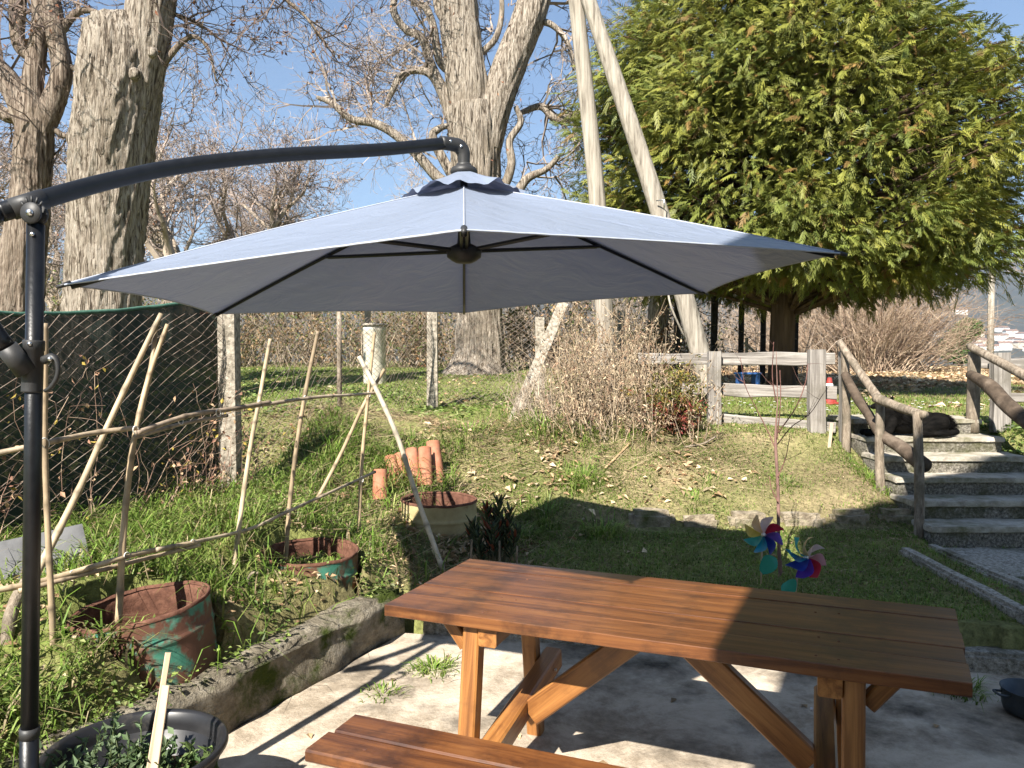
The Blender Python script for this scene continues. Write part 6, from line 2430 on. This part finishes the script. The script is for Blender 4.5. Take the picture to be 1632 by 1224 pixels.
def thickets():
    r = np.random.default_rng(54)
    lv = [dict(n=6, w=.16, up=-.03, c=4, ang=(.3, 1.1), lr=.4, rr=.65, tip=.4, rmin=.004, **{'from': 1}), dict(n=4, w=.22, up=0, c=2, ang=(.3, 1.), lr=.5, rr=.7, tip=.5, rmin=.003), dict(n=2, w=.2, c=0)]
    # bramble belt behind the lawn
    n = 760
    X = r.uniform(-10.5, 4.5, n)
    Y = 15.6 + r.uniform(0, 2.8, n) + .10 * np.abs(X)
    p = np.stack([X, Y, Hs(X, Y)], 1)
    d = nrm(np.stack([r.normal(0, .45, n), r.normal(0, .45, n), np.ones(n)], 1))
    seg = grow(p, d, r.uniform(.7, 1.9, n), np.full(n, .010), lv, r)
    v, f = sticks(*seg[:4], 3)
    cols = [(.24, .18, .12), (.30, .24, .165), (.17, .13, .09), (.36, .30, .22)]
    mb = MB().add(v, f, np.repeat(cmix(cols, len(seg[0]), r, .15), 6, 0))
    m = 16000
    i = r.integers(0, len(seg[0]), m)
    pos = seg[1][i] + r.normal(0, .05, (m, 3))
    cl = cmix([(.25, .16, .085), (.30, .21, .12), (.17, .11, .06), (.13, .14, .05), (.10, .12, .045)], m, r)
    gsel = fbm(pos[:, 0] * .6, pos[:, 1] * .6, 3.0) > .06
    cl[gsel] = cmix([(.07, .10, .03), (.10, .13, .035), (.16, .15, .06)], gsel.sum(), r)
    v, f, c = leaves(pos, rdir(m, r), rdir(m, r), r.uniform(.05, .11, m), r.uniform(.03, .06, m), cl)
    mb.add(v, f, c)
    o = mb.build('bramble_thicket', DRY)
    tag(o, 'brown bramble thicket along the far edge of the lawn', kind='stuff')
    # tall scrub wall further back, closing the view under the trees
    n = 560
    X = r.uniform(-17, 9, n)
    Y = 20 + r.uniform(0, 7, n)
    p = np.stack([X, Y, Hs(X, Y)], 1)
    d = nrm(np.stack([r.normal(0, .35, n), r.normal(0, .35, n), np.ones(n)], 1))
    seg = grow(p, d, r.uniform(1.4, 3.2, n) * np.where(X > 9, .55, 1), np.full(n, .016), lv, r)
    v, f = sticks(*seg[:4], 3)
    o = MB().add(v, f, np.repeat(cmix([(.27, .215, .165), (.34, .275, .215), (.22, .175, .135)], len(seg[0]), r, .15), 6, 0)).build('scrub', DRY)
    tag(o, 'bare scrub filling the wood behind the lawn', kind='stuff')
    # twiggy bush right of the cypress trunk: individual stems fanning out
    for (px, d_, nn, hh, lab, wx) in [(1385, 23.0, 460, 2.5, 'broad bare bush of arching tan twigs right of the cypress trunk', 1.6), (1305, 24.5, 300, 2.8, 'bare tan bush behind the cypress trunk', 1.4),
                                      (1436, 25, 200, 1.6, 'lower bare bush at the right end of the twiggy bushes', .8)]:
        b = at(px, 590, d_)
        z = fz(b.x, b.y)
        t = thing('twiggy_bush', lab, 'bush', (b.x, b.y, z))
        p = np.stack([b.x + r.normal(0, .45 * wx, nn), b.y + r.normal(0, .3, nn), np.full(nn, z)], 1)
        dd = nrm(np.stack([(p[:, 0] - b.x) * .9 + r.normal(0, .35, nn), r.normal(0, .35, nn), np.full(nn, 1.0)], 1))
        seg = grow(p, dd, hh * r.uniform(.6, 1.15, nn), np.full(nn, .014), [dict(n=6, w=.10, up=-.03, c=4, ang=(.2, .8), lr=.45, rr=.65, tip=.45, rmin=.006, **{'from': 1}),
                   dict(n=4, w=.15, c=2, ang=(.2, .8), lr=.5, rr=.7, tip=.5, rmin=.005), dict(n=2, w=.15, c=0)], r)
        v, f = sticks(*seg[:4], 3)
        MB().add(v, f, np.repeat(cmix([(.36, .27, .19), (.42, .325, .235), (.29, .205, .15)], len(seg[0]), r, .15), 6, 0)).build('stems', DRY, t)['kind'] = 'stuff'
    # ivy-clad evergreen shrub in the middle distance
    b = at(1530, 575, 34)
    z = fz(b.x, b.y)
    t = thing('evergreen_shrub', 'bright green leafy tree in the middle distance right of the bushes', 'tree', (b.x, b.y, z))
    m = 4200
    cl = [(at(1516, 556, 34), .55), (at(1522, 540, 34), .45), (at(1537, 530, 34), .5), (at(1550, 524, 34), .4), (at(1528, 562, 34), .5), (at(1540, 518, 34), .3)]
    pos = np.concatenate([np.array(c)[None] + rdir(m // 6, r) * (r.uniform(.3, 1, m // 6) ** .5 * s)[:, None] for c, s in cl])
    v, f, c = leaves(pos, rdir(len(pos), r), nrm(rdir(len(pos), r) + np.array([-.3, -.6, .8])), r.uniform(.10, .2, len(pos)), r.uniform(.07, .12, len(pos)), cmix([(.07, .13, .03), (.10, .18, .045), (.045, .09, .025)], len(pos), r))
    MB().add(v, f, c).build('foliage', LEAF, t)['kind'] = 'stuff'
    tube('trunk', [(b.x, b.y, z - .2), tuple(at(1535, 540, 34))], [.12, .06], BARK2, t, sides=8)
    # far belt of trees on the valley side
    n = 260
    X = r.uniform(8, 120, n)
    Y = r.uniform(45, 150, n)
    p = np.stack([X, Y, Hs(X, Y) - .3], 1)
    seg = grow(p, nrm(np.stack([r.normal(0, .2, n), r.normal(0, .2, n), np.ones(n)], 1)), r.uniform(1.0, 2.2, n), np.full(n, .06), [dict(n=4, w=.14, c=6, ang=(.3, 1.0), lr=.5, rr=.5, tip=.4, rmin=.03),
               dict(n=3, w=.2, c=5, ang=(.3, 1.0), lr=.6, rr=.6, tip=.5, rmin=.02), dict(n=2, w=.2, c=0)], r)
    v, f = sticks(*seg[:4], 3)
    o = MB().add(v, f, np.repeat(cmix([(.22, .18, .16), (.17, .145, .13)], len(seg[0]), r, .15), 6, 0)).build('valley_scrub', DRY)
    tag(o, 'distant bare scrub below the lawn edge', kind='stuff')


def drum_weeds():
    r = np.random.default_rng(55)
    for c, nm, k, rad in ((DR[0], 'few dry sprigs inside the tilted teal drum', 60, .2), (DR[1], 'weeds and sprigs growing inside the middle teal drum', 420, .2), (DR[2], 'grass sprigs inside the faded yellow drum', 160, .2)):
        a, q = r.uniform(0, 6.28, k), rad * r.uniform(0, 1, k) ** .5
        fill = {0: .16, 1: .10, 2: .15}[[id(x) for x in DR].index(id(c))]
        base = np.stack([c.x + q * np.cos(a), c.y + q * np.sin(a), np.full(k, c.z - fill)], 1)
        v, f, cc = blades(base, r.uniform(0, 6.28, k), r.uniform(.03, .11, k), .012 * r.uniform(.5, 1.3, k), np.abs(r.normal(.3, .4, k)), cmix(GR, k, r), 3, .8)
        o = MB().add(v, f, np.clip(cc, .003, .9)).build('drum_sprigs', GRASS)
        tag(o, nm, kind='stuff')


vegetation()
dry_clump()
red_shrub()
succulent()
net_plants()
thickets()
drum_weeds()
# ================================================================== AIR
def haze():
    X0, X1, Y0, Y1, Z0, Z1 = -3200, 4200, -120, 4200, -70, 520
    bm = bmesh.new()
    bmesh.ops.create_cube(bm, size=1, matrix=Matrix.Translation(((X0 + X1) / 2, (Y0 + Y1) / 2, (Z0 + Z1) / 2)) @ Matrix.Diagonal((X1 - X0, Y1 - Y0, Z1 - Z0, 1)))
    me = bpy.data.meshes.new('haze')
    bm.to_mesh(me)
    bm.free()
    m = bpy.data.materials.new('haze')
    m.use_nodes = True
    t = m.node_tree
    for n in list(t.nodes):
        if n.type == 'BSDF_PRINCIPLED':
            t.nodes.remove(n)
    pv = t.nodes.new('ShaderNodeVolumePrincipled')
    pv.inputs['Color'].default_value = (.62, .78, 1.0, 1)
    pv.inputs['Density'].default_value = HAZE
    pv.inputs['Anisotropy'].default_value = .3
    t.links.new(pv.outputs[0], t.nodes['Material Output'].inputs['Volume'])
    o = link('haze', me, m)
    tag(o, 'thin blue haze over the valley', kind='stuff')


HAZE = .00022
haze()
